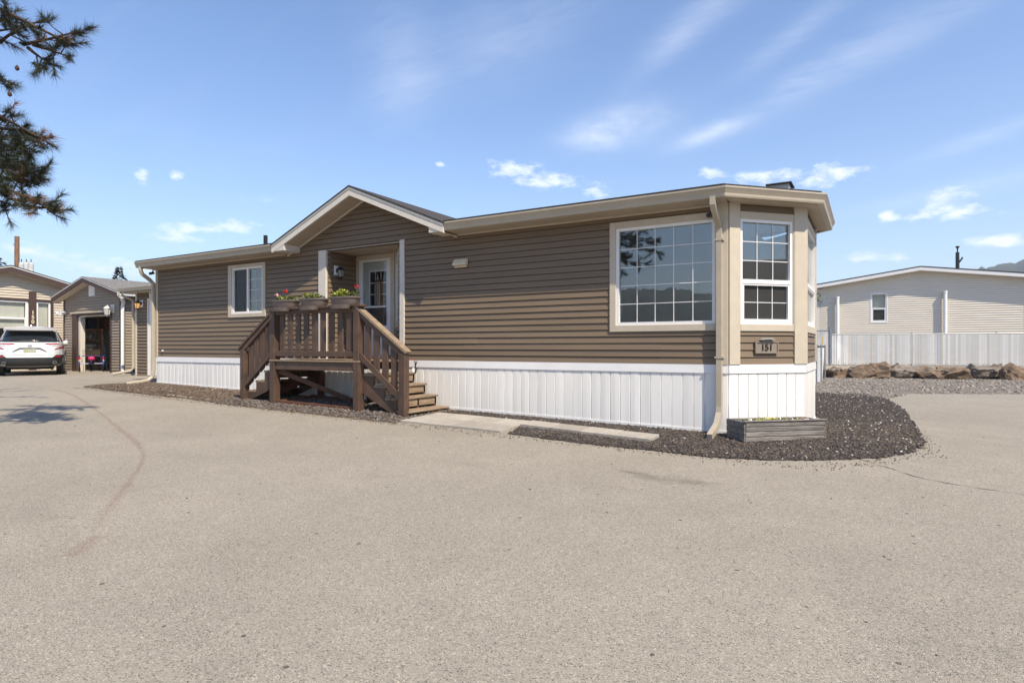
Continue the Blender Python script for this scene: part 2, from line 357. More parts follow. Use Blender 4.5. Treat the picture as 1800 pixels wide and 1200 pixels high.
def np_mesh(name, V, Fa, m, parent=None, **k):
    d = bpy.data.meshes.new(name); n = Fa.shape[1]
    d.vertices.add(len(V)); d.vertices.foreach_set('co', V.astype(np.float32).ravel())
    d.loops.add(Fa.size); d.loops.foreach_set('vertex_index', Fa.astype(np.int32).ravel())
    d.polygons.add(len(Fa)); d.polygons.foreach_set('loop_start', np.arange(0, Fa.size, n, dtype=np.int32)); d.polygons.foreach_set('loop_total', np.full(len(Fa), n, dtype=np.int32))
    d.update(calc_edges=True); d.materials.append(m)
    o = bpy.data.objects.new(name, d); link(o, parent); return setp(o, **k)
def stones(name, pts, smin, smax, m, flat=.7, **k):
    v0, f0 = ico(); n = len(pts); P = np.array(pts)
    sc = smin + (smax - smin) * nr.random(n) ** 1.8
    J = v0[None] * (1 + .45 * (nr.random((n, 12)) - .5))[:, :, None] * (1 + .5 * (nr.random((n, 1, 3)) - .5))
    J[:, :, 2] *= flat; a = nr.random(n) * 6.283; ca, sa = np.cos(a)[:, None], np.sin(a)[:, None]
    tl = (nr.random(n) - .5)[:, None] * 1.2
    x, y, z = J[..., 0].copy(), J[..., 1].copy(), J[..., 2].copy()
    y, z = y * np.cos(tl) - z * np.sin(tl), y * np.sin(tl) + z * np.cos(tl)
    J[..., 0] = x * ca - y * sa; J[..., 1] = x * sa + y * ca; J[..., 2] = z
    V = (J * sc[:, None, None] + P[:, None, :]); Fi = (f0[None] + (np.arange(n) * 12)[:, None, None])
    return np_mesh(name, V.reshape(-1, 3), Fi.reshape(-1, 3), m, kind='stuff', **k)
def scatter(P, n, zf, fade=None):
    x0 = min(p[0] for p in P); x1 = max(p[0] for p in P); y0 = min(p[1] for p in P); y1 = max(p[1] for p in P); o = []
    while len(o) < n:
        x, y = rnd.uniform(x0, x1), rnd.uniform(y0, y1)
        if -2.83 < x < -.75 and 0 < y + 1.0 + (x + 2.83) / .52 * .045 < .40: continue
        if inpoly(x, y, P) and (fade is None or rnd.random() < fade(x, y)): o.append((x, y, zf(x, y)))
    return o
def straws(name, pts, l0, l1, w, m, **k):
    vs = []; fs = []
    for x, y, z in pts:
        a = rnd.uniform(0, 6.28); l = rnd.uniform(l0, l1); dx, dy = math.cos(a) * l / 2, math.sin(a) * l / 2; b = len(vs); h = rnd.uniform(0, .012); k2 = rnd.uniform(-.02, .02)
        nx, ny = -dy / l * w, dx / l * w
        mxp, myp = x - dy * .3 * k2 * 20, y + dx * .3 * k2 * 20
        vs += [(x - dx - nx, y - dy - ny, z), (x - dx + nx, y - dy + ny, z), (mxp + nx, myp + ny, z + h + .006), (mxp - nx, myp - ny, z + h + .006), (x + dx + nx, y + dy + ny, z), (x + dx - nx, y + dy - ny, z)]
        fs += [(b, b + 1, b + 2, b + 3), (b + 3, b + 2, b + 4, b + 5)]
    return me(name, vs, fs, m, kind='stuff', **k)

LAVA = mat('lava_rock', (.082, .068, .058), .95, .3, 8, bump=.6, bscale=120, island=.55)
LAVAB = mat('lava_brown', (.135, .098, .072), .95, .3, 8, bump=.6, bscale=120, island=.55)
SOIL = mat('bed_soil', (.068, .054, .044), 1., .45, 14, bump=.9, bscale=70, bdist=.02)
SOILB = mat('bed_bark', (.12, .085, .058), 1., .45, 12, bump=.9, bscale=60, bdist=.02)
STRAW = mat('dry_needles', (.33, .225, .125), .9, .25, 3, island=.35)
PEB = mat('pale_pebble', (.42, .39, .35), .9, .2, 8, island=.4)
GRAV = mat('crushed_gravel', (.265, .235, .195), 1., .35, 22, bump=1., bscale=110, bdist=.02, col2=(.13, .105, .085))
GRAVS = mat('gravel_stone', (.265, .235, .195), .95, .2, 8, island=.6)
BEDL = [(-15.1, -1.40), (-14.3, -1.46), (-12.7, -1.50), (-10.6, -1.52), (-8.9, -1.64), (-7.2, -1.66), (-5.6, -1.68), (-4.75, -1.62), (-4.75, .05), (-14.5, .05), (-15.1, -.9)]
BEDR = [(-4.75, .05), (-4.75, -.45), (-2.95, -.45), (-2.72, -1.55), (-2.1, -1.62), (-1.3, -1.68), (-.57, -1.62), (.13, -1.66), (.73, -1.55), (1.29, -1.28), (1.84, -.86), (2.16, -.42), (2.33, .3), (2.37, 1.2), (2.35, 2.4), (2.33, 5.3), (2.1, 8.2), (1.6, 9.5), (.2, 9.5), (.2, 4.2), (.95, 2.9), (.95, .9), (.05, .05)]
GLOT = [(-.2, 8.6), (2.2, 8.3), (2.7, 10.4), (5.3, 11.7), (9, 12.6), (13, 13.4), (13, 21.6), (6.8, 20.1), (.4, 18.3), (-3, 17.3), (-3, 9)]
bedl = sheet('mulch_bed', BEDL, .07, SOILB, .012, .03, kind='structure')
bedr = sheet('lava_rock_bed', BEDR, .07, SOIL, .010, .008, kind='structure')
glot = sheet('gravel_ground', GLOT, .25, GRAV, .006, .004, kind='structure')
def zb(P, m): return lambda x, y: gz(x, y) + .014 + m * sst(0, .35, edge_dist(x, y, P))
stones('mulch_chunks', scatter(BEDL, 6500, zb(BEDL, .03)), .010, .032, LAVAB, label='brown lava rock chips and bark along the deck')
stones('grey_chunks', scatter([(-9.4, -1.66), (-4.7, -1.66), (-4.7, -.2), (-9.4, -.2)], 3000, zb(BEDL, .04)), .014, .036, mat('grey_lava', (.125, .108, .098), .95, .3, 8, island=.5), label='grey lava rock chips heaped around the deck posts')
stones('lava_rocks', scatter(BEDR, 26000, zb(BEDR, .006), lambda x, y: (1. if y < 2.5 else .22) * (1. if edge_dist(x, y, BEDR) > .12 else .45)), .005, .022, LAVA, label='black lava rock chips around the bay end')
stones('pale_pebbles', scatter(BEDR, 420, zb(BEDR, .014), lambda x, y: 1. if x > .6 else .25) + scatter(BEDL, 130, zb(BEDL, .045)), .008, .02, PEB, label='pale pebbles strewn among the lava rock')
stones('gravel_stones', scatter(GLOT, 7000, lambda x, y: gz(x, y) + .012), .012, .05, GRAVS, .6, label='crushed gravel stones in front of the boulders')
stones('edge_grit', [(x + rnd.gauss(0, .05), y - abs(rnd.gauss(0, .10)), gz(x, y) + .004) for x, y, _ in scatter([(-15, -1.6), (1.3, -1.75), (2.4, -.4), (2.4, 2), (2.2, 2), (2.2, -.3), (1.2, -1.5), (-15, -1.4)], 2200, lambda x, y: 0.)], .003, .010, LAVAB, label='loose grit spilling off the beds onto the asphalt')
straws('needle_litter', scatter(BEDL, 2600, lambda x, y: zb(BEDL, .03)(x, y) + .018) + scatter(BEDR, 1300, lambda x, y: zb(BEDR, .008)(x, y) + .02, lambda x, y: 1. if y < 1.5 else .15), .05, .16, .0028, STRAW, label='fallen tan pine needles on the beds')
straws('straw_edge', [(x, -1.66 - abs(rnd.gauss(0, .07)), gz(x, -1.7) + .006) for x in [rnd.uniform(-12.5, -4.6) for _ in range(600)]], .05, .14, .0028, STRAW, label='fallen pine needles along the asphalt edge')

NEAR = [(-14, -8.5), (1.5, -8.2), (5.5, -6.5), (6, 1), (2.6, 2), (2.4, -.8), (.8, -1.9), (-14, -2.0)]
stones('road_grit', [(x, y, gz(x, y) + .001) for x, y, _ in scatter(NEAR, 900, lambda x, y: 0.)], .0025, .007, GRAVS, .6, label='loose grit scattered over the asphalt')
stones('road_specks', [(x, y, gz(x, y) + .001) for x, y, _ in scatter(NEAR, 110, lambda x, y: 0.)], .006, .014, LAVA, .5, label='dark bits of lava rock kicked onto the asphalt')
straws('road_needles', [(x, y, gz(x, y) + .002) for x, y, _ in scatter(NEAR, 260, lambda x, y: 0.)], .05, .15, .0012, STRAW, label='stray pine needles on the asphalt')
# stains and a crack: thin sheets just above the asphalt
def ribbon(name, pts, w, m, lift, jag=0., **k):
    P = [Vector((p[0], p[1])) for p in pts]; Q = []
    for i in range(len(P) - 1):
        p0, p1, p2, p3 = P[max(i - 1, 0)], P[i], P[i + 1], P[min(i + 2, len(P) - 1)]
        for s_ in range(10):
            q = s_ / 10; Q.append(.5 * ((2 * p1) + (p2 - p0) * q + (2 * p0 - 5 * p1 + 4 * p2 - p3) * q * q + (3 * p1 - p0 - 3 * p2 + p3) * q ** 3))
    Q.append(P[-1]); vs = []; fs = []; uv = []
    for i, p in enumerate(Q):
        d = (Q[min(i + 1, len(Q) - 1)] - Q[max(i - 1, 0)]).normalized(); n_ = Vector((-d.y, d.x)); ww = w(i / len(Q)) if callable(w) else w
        p = p + n_ * rnd.uniform(-jag, jag)
        for s_ in (-1, -.5, 0, .5, 1):
            q = p + n_ * ww * s_; vs.append((q.x, q.y, gz(q.x, q.y) + lift)); uv.append((i / len(Q), .5 + s_ / 2))
    for i in range(len(Q) - 1):
        for j in range(4): fs.append((i * 5 + j, i * 5 + j + 1, i * 5 + j + 6, i * 5 + j + 5))
    o = me(name, vs, fs, m, **k); ul = o.data.uv_layers.new(name='UVMap')
    for l in o.data.loops: ul.data[l.index].uv = uv[l.vertex_index]
    return o
def stain_mat(name, col, amt, nsc, thr):
    m = bpy.data.materials.new(name); m.use_nodes = True; t = m.node_tree; t.nodes.clear()
    uvn = N(t, 'ShaderNodeTexCoord'); sp = N(t, 'ShaderNodeSeparateXYZ'); lk(t, uvn.outputs['UV'], sp.inputs[0])
    e = mth(t, 'SUBTRACT', 1., mth(t, 'ABSOLUTE', mth(t, 'MULTIPLY_ADD', sp.outputs[1], 2., -1.)))
    ee = mth(t, 'MULTIPLY', mth(t, 'MULTIPLY', sp.outputs[0], mth(t, 'SUBTRACT', 1., sp.outputs[0])), 9., clamp=True)
    n1 = N(t, 'ShaderNodeTexNoise', i_Scale=nsc, i_Detail=6., i_Roughness=.7); lk(t, uvn.outputs['Object'], n1.inputs[0])
    n2 = N(t, 'ShaderNodeTexVoronoi', i_Scale=105.); lk(t, uvn.outputs['Object'], n2.inputs['Vector']); s2 = N(t, 'ShaderNodeSeparateColor'); lk(t, n2.outputs['Color'], s2.inputs[0])
    a = mth(t, 'MULTIPLY', mth(t, 'MULTIPLY', mth(t, 'MULTIPLY', mth(t, 'SUBTRACT', mth(t, 'ADD', n1.outputs[0], mth(t, 'MULTIPLY', e, .5)), thr), 2.4, clamp=True), mth(t, 'MULTIPLY', e, 2., clamp=True)), mth(t, 'MULTIPLY', mth(t, 'MULTIPLY_ADD', s2.outputs[0], .8, .45), ee))
    d = N(t, 'ShaderNodeBsdfDiffuse'); d.inputs[0].default_value = (*col, 1); tr = N(t, 'ShaderNodeBsdfTransparent'); mx = N(t, 'ShaderNodeMixShader')
    lk(t, mth(t, 'MULTIPLY', a, amt, clamp=True), mx.inputs[0]); lk(t, tr.outputs[0], mx.inputs[1]); lk(t, d.outputs[0], mx.inputs[2])
    o = N(t, 'ShaderNodeOutputMaterial'); lk(t, mx.outputs[0], o.inputs[0]); return m
RED = stain_mat('red_stain', (.32, .18, .145), .24, 6., .60)
OIL = stain_mat('oil_stain', (.10, .088, .074), .30, 5., .70)
ribbon('road_stain', [(-16.2, -1.9), (-15.2, -2.01), (-13.23, -2.4), (-9.99, -3.42), (-8.3, -4.0), (-7.02, -4.43), (-5.76, -4.94), (-4.8, -5.56), (-4.07, -6.1), (-3.35, -6.62)], lambda q: .05 + .03 * math.sin(q * 9) ** 2, RED, .004, kind='structure', label='faded red streak on the asphalt')
ribbon('road_stain', [(-3.22, -6.62), (-3.12, -6.74), (-3.0, -6.87), (-2.95, -6.95)], .12, RED, .004, kind='structure', label='small faded red patch on the asphalt')
ribbon('road_stain', [(-.62, -2.75), (-.35, -2.82), (-.08, -2.9), (.28, -2.86), (.55, -2.80)], lambda q: .05 + .30 * math.sin(q * 3.1) ** 2, OIL, .004, kind='structure', label='dark oil smudge on the asphalt')
CRK = mat('crack_dark', (.09, .077, .065), 1., .3, 30)
ribbon('road_crack', [(1.62, -1.02), (1.89, -1.36), (2.17, -1.72), (2.51, -1.91), (2.9, -2.02), (3.6, -2.3)], lambda q: .0045 + .003 * math.sin(q * 40), CRK, .003, .012, kind='structure', label='thin crack across the asphalt')

# paving slabs
gp = empty('garden_path', (-4, -1, 0), kind='structure', label='concrete slab path between steps and wall')
def slab(P, lift=.03):
    h = [(x, y, gz(x, y) + lift + rnd.uniform(-.003, .003)) for x, y in P]; b = [(x, y, gz(x, y) - .05) for x, y in P]
    cx = sum(p[0] for p in P) / 4; cy = sum(p[1] for p in P) / 4
    t2 = [(cx + (x - cx) * .985, cy + (y - cy) * .97, z + .004) for x, y, z in h]
    mb = MB(); mb.add(b + h + t2, [(3, 2, 1, 0)] + [(i, (i + 1) % 4, 4 + (i + 1) % 4, 4 + i) for i in range(4)] + [(4 + i, 4 + (i + 1) % 4, 8 + (i + 1) % 4, 8 + i) for i in range(4)] + [(8, 9, 10, 11)])
    return mb.done('paving_slab', CONC, gp)
for i in range(4):
    for j in range(2):
        x0 = -4.72 + i * .47; y0 = -1.53 + j * .51
        slab([(x0, y0), (x0 + .462, y0), (x0 + .462, y0 + .50), (x0, y0 + .50)])
for i in range(4):
    x0 = -2.83 + i * .52
    slab([(x0, -1.0 - i * .045), (x0 + .512, -1.045 - i * .045), (x0 + .512, -.645 - i * .045), (x0, -.60 - i * .045)], .055)
for i in range(3):
    x0 = -11.4 + i * .62; slab([(x0, -1.42), (x0 + .61, -1.42), (x0 + .61, -.8), (x0, -.8)], .02)
MATM = mat('coir_mat', (.30, .225, .15), .95, .25, 20, bump=.5, bscale=90)
dm = MB()
for i in range(9): dm.box(-4.68 + i * .083, -4.68 + i * .083 + .05, -1.35, -.86, .103, .112)
for j in range(6): dm.box(-4.69, -3.93, -1.345 + j * .088, -1.345 + j * .088 + .05, .1, .1095)
dm.done('door_mat', MATM, label='tan woven mat lying on slabs at the foot of the steps', category='door mat').location = (0, 0, -.048)

# ------------------------------------------------------------------ walls, siding, windows
def frame(O, u, n):
    return lambda s, o, z: (O[0] + s * u[0] + o * n[0], O[1] + s * u[1] + o * n[1], z)
def zcuts(zB, zT, ops, a, b):
    iv = [(zB, zT)]
    for (oa, ob, za, zb_) in ops:
        if oa < b - 1e-6 and ob > a + 1e-6:
            nv = []
            for p, q in iv:
                if zb_ <= p or za >= q: nv.append((p, q)); continue
                if za > p + .004: nv.append((p, za))
                if zb_ < q - .004: nv.append((zb_, q))
            iv = nv
    return iv
def siding(parent, T, s0, s1, z0, z1, ops, m, course=.10455, P=.018, lim=None, seam=3.6, joined=None, back=-.012):
    k = 0; zB = z0
    while zB < z1 - .003:
        zT = min(zB + course, z1); k += 1
        brk = sorted({s0, s1} | {v for o in ops for v in o[:2] if s0 < v < s1})
        segs = []
        for a, b in zip(brk[:-1], brk[1:]):
            for iv in zcuts(zB, zT, ops, a, b):
                for sg in segs:
                    if abs(sg[1] - a) < 1e-6 and sg[2] == iv: sg[1] = b; break
                else: segs.append([a, b, iv])
        out = []
        for a, b, iv in segs:
            if seam and b - a > seam * 1.2:
                rs = random.Random(int(k // 2) * 31 + int(a * 10)); c = a + rs.uniform(.3, 1.) * seam; q = a
                while c < b - .6: out.append((q, c, iv, len(out) % 2)); q = c; c += seam
                out.append((q, b, iv, len(out) % 2))
            else: out.append((a, b, iv, 0))
        for a, b, (p, q), od in out:
            aB, bB, aT, bT = a, b, a, b
            if lim:
                l0, l1 = lim(p); aB, bB = max(a, l0), min(b, l1); l0, l1 = lim(q); aT, bT = max(a, l0), min(b, l1)
                if bB - aB < .02: continue
                if bT < aT: aT = bT = (aT + bT) / 2
            e = .003 * od
            def prof(z):        # lap face, then a small cove tucked under the board above
                f_ = (z - zB) / course
                return e + (P * (1 - f_ / .89 * .9) if f_ < .89 else .1 * P + (-.0105 - .1 * P) * (f_ - .89) / .11)
            zk = zB + .89 * course; lv = [p] + ([zk] if p < zk - .002 and q > zk + .002 else []) + [q]; mb = joined if joined is not None else MB(); vs = []; nl = len(lv)
            for z in lv:
                f_ = (z - p) / (q - p); xa, xb = aB + (aT - aB) * f_, bB + (bT - bB) * f_; o_ = prof(z); vs += [T(xa, o_, z), T(xb, o_, z), T(xb, back, z), T(xa, back, z)]
            fs = [(0, 3, 2, 1), tuple(4 * nl - 4 + k_ for k_ in range(4))]
            for l_ in range(nl - 1):
                for k_ in range(4): fs.append((4 * l_ + k_, 4 * l_ + (k_ + 1) % 4, 4 * l_ + 4 + (k_ + 1) % 4, 4 * l_ + 4 + k_))
            mb.add(vs, fs)
            if joined is None: mb.done('siding_board', m, parent)
        zB = zT
def core(mb, T, s0, s1, z0, z1, ops, o0=-.10, o1=-.012):
    brk = sorted({s0, s1} | {v for o in ops for v in o[:2] if s0 < v < s1})
    for a, b in zip(brk[:-1], brk[1:]):
        for p, q in zcuts(z0, z1, ops, a, b): mb.box(a, b, o0, o1, p, q, T=T)
def window(parent, T, a, b, z0, z1, rows=None, cols=None, rail=None, slide=None, m=None, glass=None, fw=.045, depth=(-.06, .012), lower=None, casing=None, name='window', screen=None, cm=None):
    m = m or WHITE; glass = glass or GLASS
    f = MB(); d0, d1 = depth
    f.box(a, a + fw, d0, d1, z0, z1, T=T).box(b - fw, b, d0, d1, z0, z1, T=T).box(a + fw, b - fw, d0, d1, z0, z0 + fw, T=T).box(a + fw, b - fw, d0, d1, z1 - fw, z1, T=T)
    w = f.done(name, m, parent)
    gd = d0 + .025
    def pane(p, q, r, t_, g=glass, off=0.):
        mb = MB().box(p, q, gd - .004 + off, gd + .004 + off, r, t_, T=T); return mb.done('pane', g, w)
    def bars(p, q, r, t_, nc, nrw, off=.006):
        for i in range(1, nc): x = p + (q - p) * i / nc; MB().box(x - .0048, x + .0048, gd + off, gd + off + .005, r, t_, T=T).done('muntin', m, w)
        for i in range(1, nrw): z = r + (t_ - r) * i / nrw; MB().box(p, q, gd + off + .001, gd + off + .004, z - .0048, z + .0048, T=T).done('muntin', m, w)
    A, B, Z0, Z1 = a + fw, b - fw, z0 + fw, z1 - fw
    if slide:
        c = (A + B) / 2
        MB().box(c - .025, c + .025, d0 + .005, d1 - .003, Z0, Z1, T=T).done('meeting_rail', m, w)
        pane(A, c - .025, Z0, Z1, screen or glass); pane(c + .025, B, Z0, Z1); bars(c + .025, B, Z0, Z1, *slide)
        bars(A, c - .025, Z0, Z1, *slide, off=-.03)
    elif rail:
        MB().box(A, B, d0 + .005, d1 + .004, rail - .03, rail + .03, T=T).done('meeting_rail', m, w)
        pane(A, B, rail + .03, Z1)
        if cols: bars(A, B, rail + .03, Z1, cols, rows)
        sf = MB().box(A, A + .03, d0 + .01, d1 - .005, Z0, rail - .03, T=T).box(B - .03, B, d0 + .01, d1 - .005, Z0, rail - .03, T=T).box(A + .03, B - .03, d0 + .01, d1 - .005, Z0, Z0 + .03, T=T).box(A + .03, B - .03, d0 + .01, d1 - .005, rail - .055, rail - .03, T=T)
        sf.done('sash', m, w); pane(A + .03, B - .03, Z0 + .03, rail - .055, screen or glass)
        if lower: bars(A + .03, B - .03, Z0 + .03, rail - .055, *lower)
    else:
        pane(A, B, Z0, Z1)
        if cols: bars(A, B, Z0, Z1, cols, rows)
    if casing:
        l, r_, bo, to, pr = casing; cm = cm or TRIM
        for nm, q in (('casing', (a - l, a, z0 - bo, z1 + to)), ('casing', (b, b + r_, z0 - bo, z1 + to)), ('sill', (a, b, z0 - bo, z0)), ('casing', (a, b, z1, z1 + to))):
            if q[1] - q[0] > .001 and q[3] - q[2] > .001: MB().box(q[0], q[1], -.01, pr, q[2], q[3], .004, T=T).done(nm, cm, w)
    return w

# ------------------------------------------------------------------ the home, number 151
XL = -14.31; ZB, ZS = .99, 3.29
home = empty('mobile_home', (-7, 1.8, .1), label='brown sided mobile home with white skirting, gabled entry and bay end', category='mobile home')
TF = frame((0, 0), (1, 0), (0, -1))
BW = (-1.673, -.178, 1.574, 3.07); LW = (-11.167, -10.064, 2.018, 3.08)
ALC = (-8.04, -6.04, .9, 3.245)
ctrim_l, ctrim_r = XL + .07, -.145
fops = [(-1.775, -.145, 1.475, 3.172), (-11.304, -9.967, 1.930, 3.156), (-8.26, -5.927, .9, 3.262)]
siding(home, TF, ctrim_l, ctrim_r, ZB, ZS, fops, SID)
GX, GZ_, GS = -6.95, 4.165, .425
siding(home, TF, -9.3, -4.6, ZS, 4.2, [], SID, lim=lambda z: (GX - (GZ_ - z) / GS, GX + (GZ_ - z) / GS), seam=None)
wc = MB(); core(wc, TF, XL, 0, .75, ZS, [BW, LW, ALC])
T45 = frame((0, 0), (.699, .715), (.715, -.699)); L45 = 1.287
T45b = frame((.9, 2.75), (-.699, .715), (.715, .699))
TE = frame((.9, .92), (0, 1), (1, 0)); TBk = frame((0, 3.67), (-1, 0), (0, 1)); TLe = frame((XL, 3.67), (0, -1), (-1, 0))
W45 = (.176, 1.066, 1.565, 3.066); WE = (.14, 1.69, 1.56, 3.06)
core(wc, T45, .0, L45, .75, ZS, [W45]); core(wc, T45b, 0, L45, .75, ZS, []); core(wc, TE, 0, 1.83, .75, ZS, [WE])
core(wc, TBk, .0, 14.31, .75, ZS, []); core(wc, TLe, 0, 3.67, .75, ZS, [])
wc.done('wall', INT, home)
# gable wall behind its boards
MB().prism([(-9.05, ZS), (-4.85, ZS), (GX, GZ_ - .02)], 1, .012, .09).done('gable_wall', INT, home)
fl = MB().box(XL + .1, -8.1, .1, 3.57, .93, 1.0).box(-8.1, -6.0, .98, 3.57, .93, 1.0).box(-6.0, -.02, .1, 3.57, .93, 1.0).box(-.02, .8, .95, 2.72, .93, 1.0)
fl.done('floor', INTF, home)
MB().box(XL + .02, -.03, .04, 3.63, 3.285, 3.30).box(-.03, .88, .9, 2.75, 3.285, 3.30).done('ceiling', INT, home)
MB().box(-4.7, -4.62, .1, 3.57, 1.0, 3.28).box(-9.3, -9.22, .1, 3.57, 1.0, 3.28).done('partition', INT, home)
# siding of the other faces
siding(home, T45, .172, 1.085, ZB, 1.462, [], SID, seam=None); siding(home, T45, .172, 1.085, 3.168, ZS, [], SID, seam=None)
siding(home, TE, .105, 1.725, ZB, 1.455, [], SID, seam=None); siding(home, TE, .105, 1.725, 3.165, ZS, [], SID, seam=None)
jb = MB()
siding(home, TBk, 0, 14.31, ZB, ZS, [], SID, seam=None, joined=jb); siding(home, TLe, .07, 3.6, ZB, ZS, [], SID, seam=None, joined=jb)
siding(home, T45b, .15, 1.1, ZB, ZS, [], SID, seam=None, joined=jb)
jb.done('rear_siding', SID, home)
# corner boards and bay pillars
for T, a, b, pr in ((TF, XL - .025, ctrim_l, .03), (TF, ctrim_r, 0.0, .030), (T45, -.004, .172, .034), (T45, 1.085, L45 + .012, .034), (TE, -.002, .105, .030), (TE, 1.725, 1.85, .030), (T45b, -.01, .15, .03), (T45b, 1.1, 1.29, .03), (TLe, 3.56, 3.66, .03)):
    MB().box(a, b, -.012, pr, ZB - .002, ZS, .005, T=T).done('corner_board', TRIM, home)
# windows
window(home, TF, *BW[:2], *BW[2:], rows=5, cols=5, casing=(.10, .033, .10, .10, .034))
window(home, TF, *LW[:2], *LW[2:], slide=(2, 4), casing=(.135, .095, .088, .075, .034), screen=GLASSD)
window(home, T45, *W45, rows=3, cols=3, rail=2.176, lower=(3, 2), casing=(0.003, .018, .10, .10, .030), screen=GLASSD)
window(home, TE, *WE, rail=2.18, casing=(.035, .035, .105, .105, .028))
# entry recess
TL_ = frame((-8.04, 0), (0, 1), (1, 0)); TRc = frame((-6.04, 0), (-.711, .703), (-.703, -.711)); TBd = frame((0, .86), (1, 0), (0, -1))
siding(home, TL_, .015, .86, 1.03, 3.245, [], SID, seam=None)
siding(home, TRc, .02, .28, 1.03, 3.245, [], SID, seam=None); siding(home, TRc, .28, 1.15, 1.03, 1.60, [], SID, seam=None)
ac = MB(); core(ac, TL_, .012, .95, .9, 3.245, []); core(ac, TRc, .03, 1.30, .9, 3.245, [(.40, 1.0, 1.75, 2.95)], -.06); core(ac, TBd, -8.1, -6.85, .9, 3.245, [(-7.88, -7.115, 1.08, 3.09)])
ac.done('entry_wall', INT, home)
MB().add([(-8.04, 0.0, 3.245), (-6.04, 0, 3.245), (-6.92, .87, 3.245), (-8.04, .87, 3.245), (-8.04, 0, 3.275), (-6.04, 0, 3.275), (-6.92, .87, 3.275), (-8.04, .87, 3.275)], [(0, 3, 2, 1), (4, 5, 6, 7), (0, 1, 5, 4), (1, 2, 6, 5), (2, 3, 7, 6), (3, 0, 4, 7)]).done('entry_soffit', SOF, home)
bx('entry_floor', -8.03, -6.1, .03, .85, .96, 1.03, DECKR, home)
MB().box(-8.26, -8.04, -.034, .016, ZB, 3.262, .005).done('entry_post', TRIML, home)
MB().box(-6.04, -5.925, -.034, .016, ZB, 3.29, .005).done('entry_post', TRIML, home)
window(home, TRc, .40, 1.0, 1.75, 2.95, casing=(.09, .09, .12, .14, .03), cm=TRIM, glass=GLASSB)
dr = MB().box(-7.955, -7.875, .835, .86, 1.06, 3.145, .004).box(-7.125, -7.04, .835, .86, 1.06, 3.145, .004).box(-7.875, -7.125, .835, .86, 3.085, 3.145, .004)
storm = dr.done('storm_door', DOORW, home)
MB().box(-8.03, -7.958, .825, .859, 1.03, 3.22).box(-7.037, -6.93, .825, .859, 1.03, 3.22).box(-7.958, -7.037, .825, .859, 3.148, 3.22).done('casing', TRIM, storm)
MB().box(-7.875, -7.125, .842, .857, 1.07, 1.70, .004).box(-7.875, -7.125, .840, .857, 2.09, 2.125, .003).box(-7.875, -7.845, .84, .857, 1.7, 3.085).box(-7.155, -7.125, .84, .857, 1.7, 3.085).done('door_frame', DOORW, storm)
MB().box(-7.845, -7.155, .848, .852, 2.125, 3.085).done('pane', GLASSB, storm); MB().box(-7.845, -7.155, .848, .852, 1.70, 2.09).done('pane', GLASSD, storm)
MB().tube([(-7.14, .83, 1.98), (-7.14, .81, 1.97), (-7.14, .81, 1.83), (-7.14, .83, 1.82)], .008, 6).done('handle', DARKM, storm)
bx('threshold', -7.96, -7.03, .76, .86, 1.03, 1.075, TRIML, storm)
inner = MB().box(-7.88, -7.115, .93, .97, 1.08, 3.09).done('inner_door', mat('inner_door', (.50, .51, .50), .45, .03, 4), home)
MB().box(-7.735, -7.185, .918, .93, 2.09, 2.92, .01).done('lite_frame', DOORW, inner)
MB().box(-7.69, -7.225, .913, .9185, 2.14, 2.875).done('lite', mat('dark_glass', (.012, .012, .014), .12, .1, 3), inner)
for x in (-7.535, -7.38): MB().box(x - .006, x + .006, .909, .9135, 2.14, 2.875).done('muntin', DOORW, inner)
for z in (2.385, 2.63): MB().box(-7.69, -7.225, .908, .9125, z - .006, z + .006).done('muntin', DOORW, inner)
# beaded hanging seen behind the storm door glass
hang = empty('door_hanging', (-7.46, .89, 2.2), label='dark beaded hanging with pale beads on the entry door window', category='door hanging')
BEAD = mat('pale_bead', (.55, .48, .40), .5, .15, 20); RUST = mat('rust_cord', (.10, .035, .02), .8, .2, 20)
MB().box(-7.54, -7.36, .885, .892, 2.12, 2.70).done('backing', RUST, hang)
for i in range(3):
    q = MB()
    for j in range(14): q.box(-7.525 + i * .058, -7.495 + i * .058, .872, .885, 2.08 + j * .041, 2.105 + j * .041 + .004 * i)
    q.done('bead_string', BEAD, hang, kind='stuff')
MB().prism([(-7.47, 2.70), (-7.42, 2.70), (-7.445, 2.83)], 1, .878, .888).done('finial', BEAD, hang)

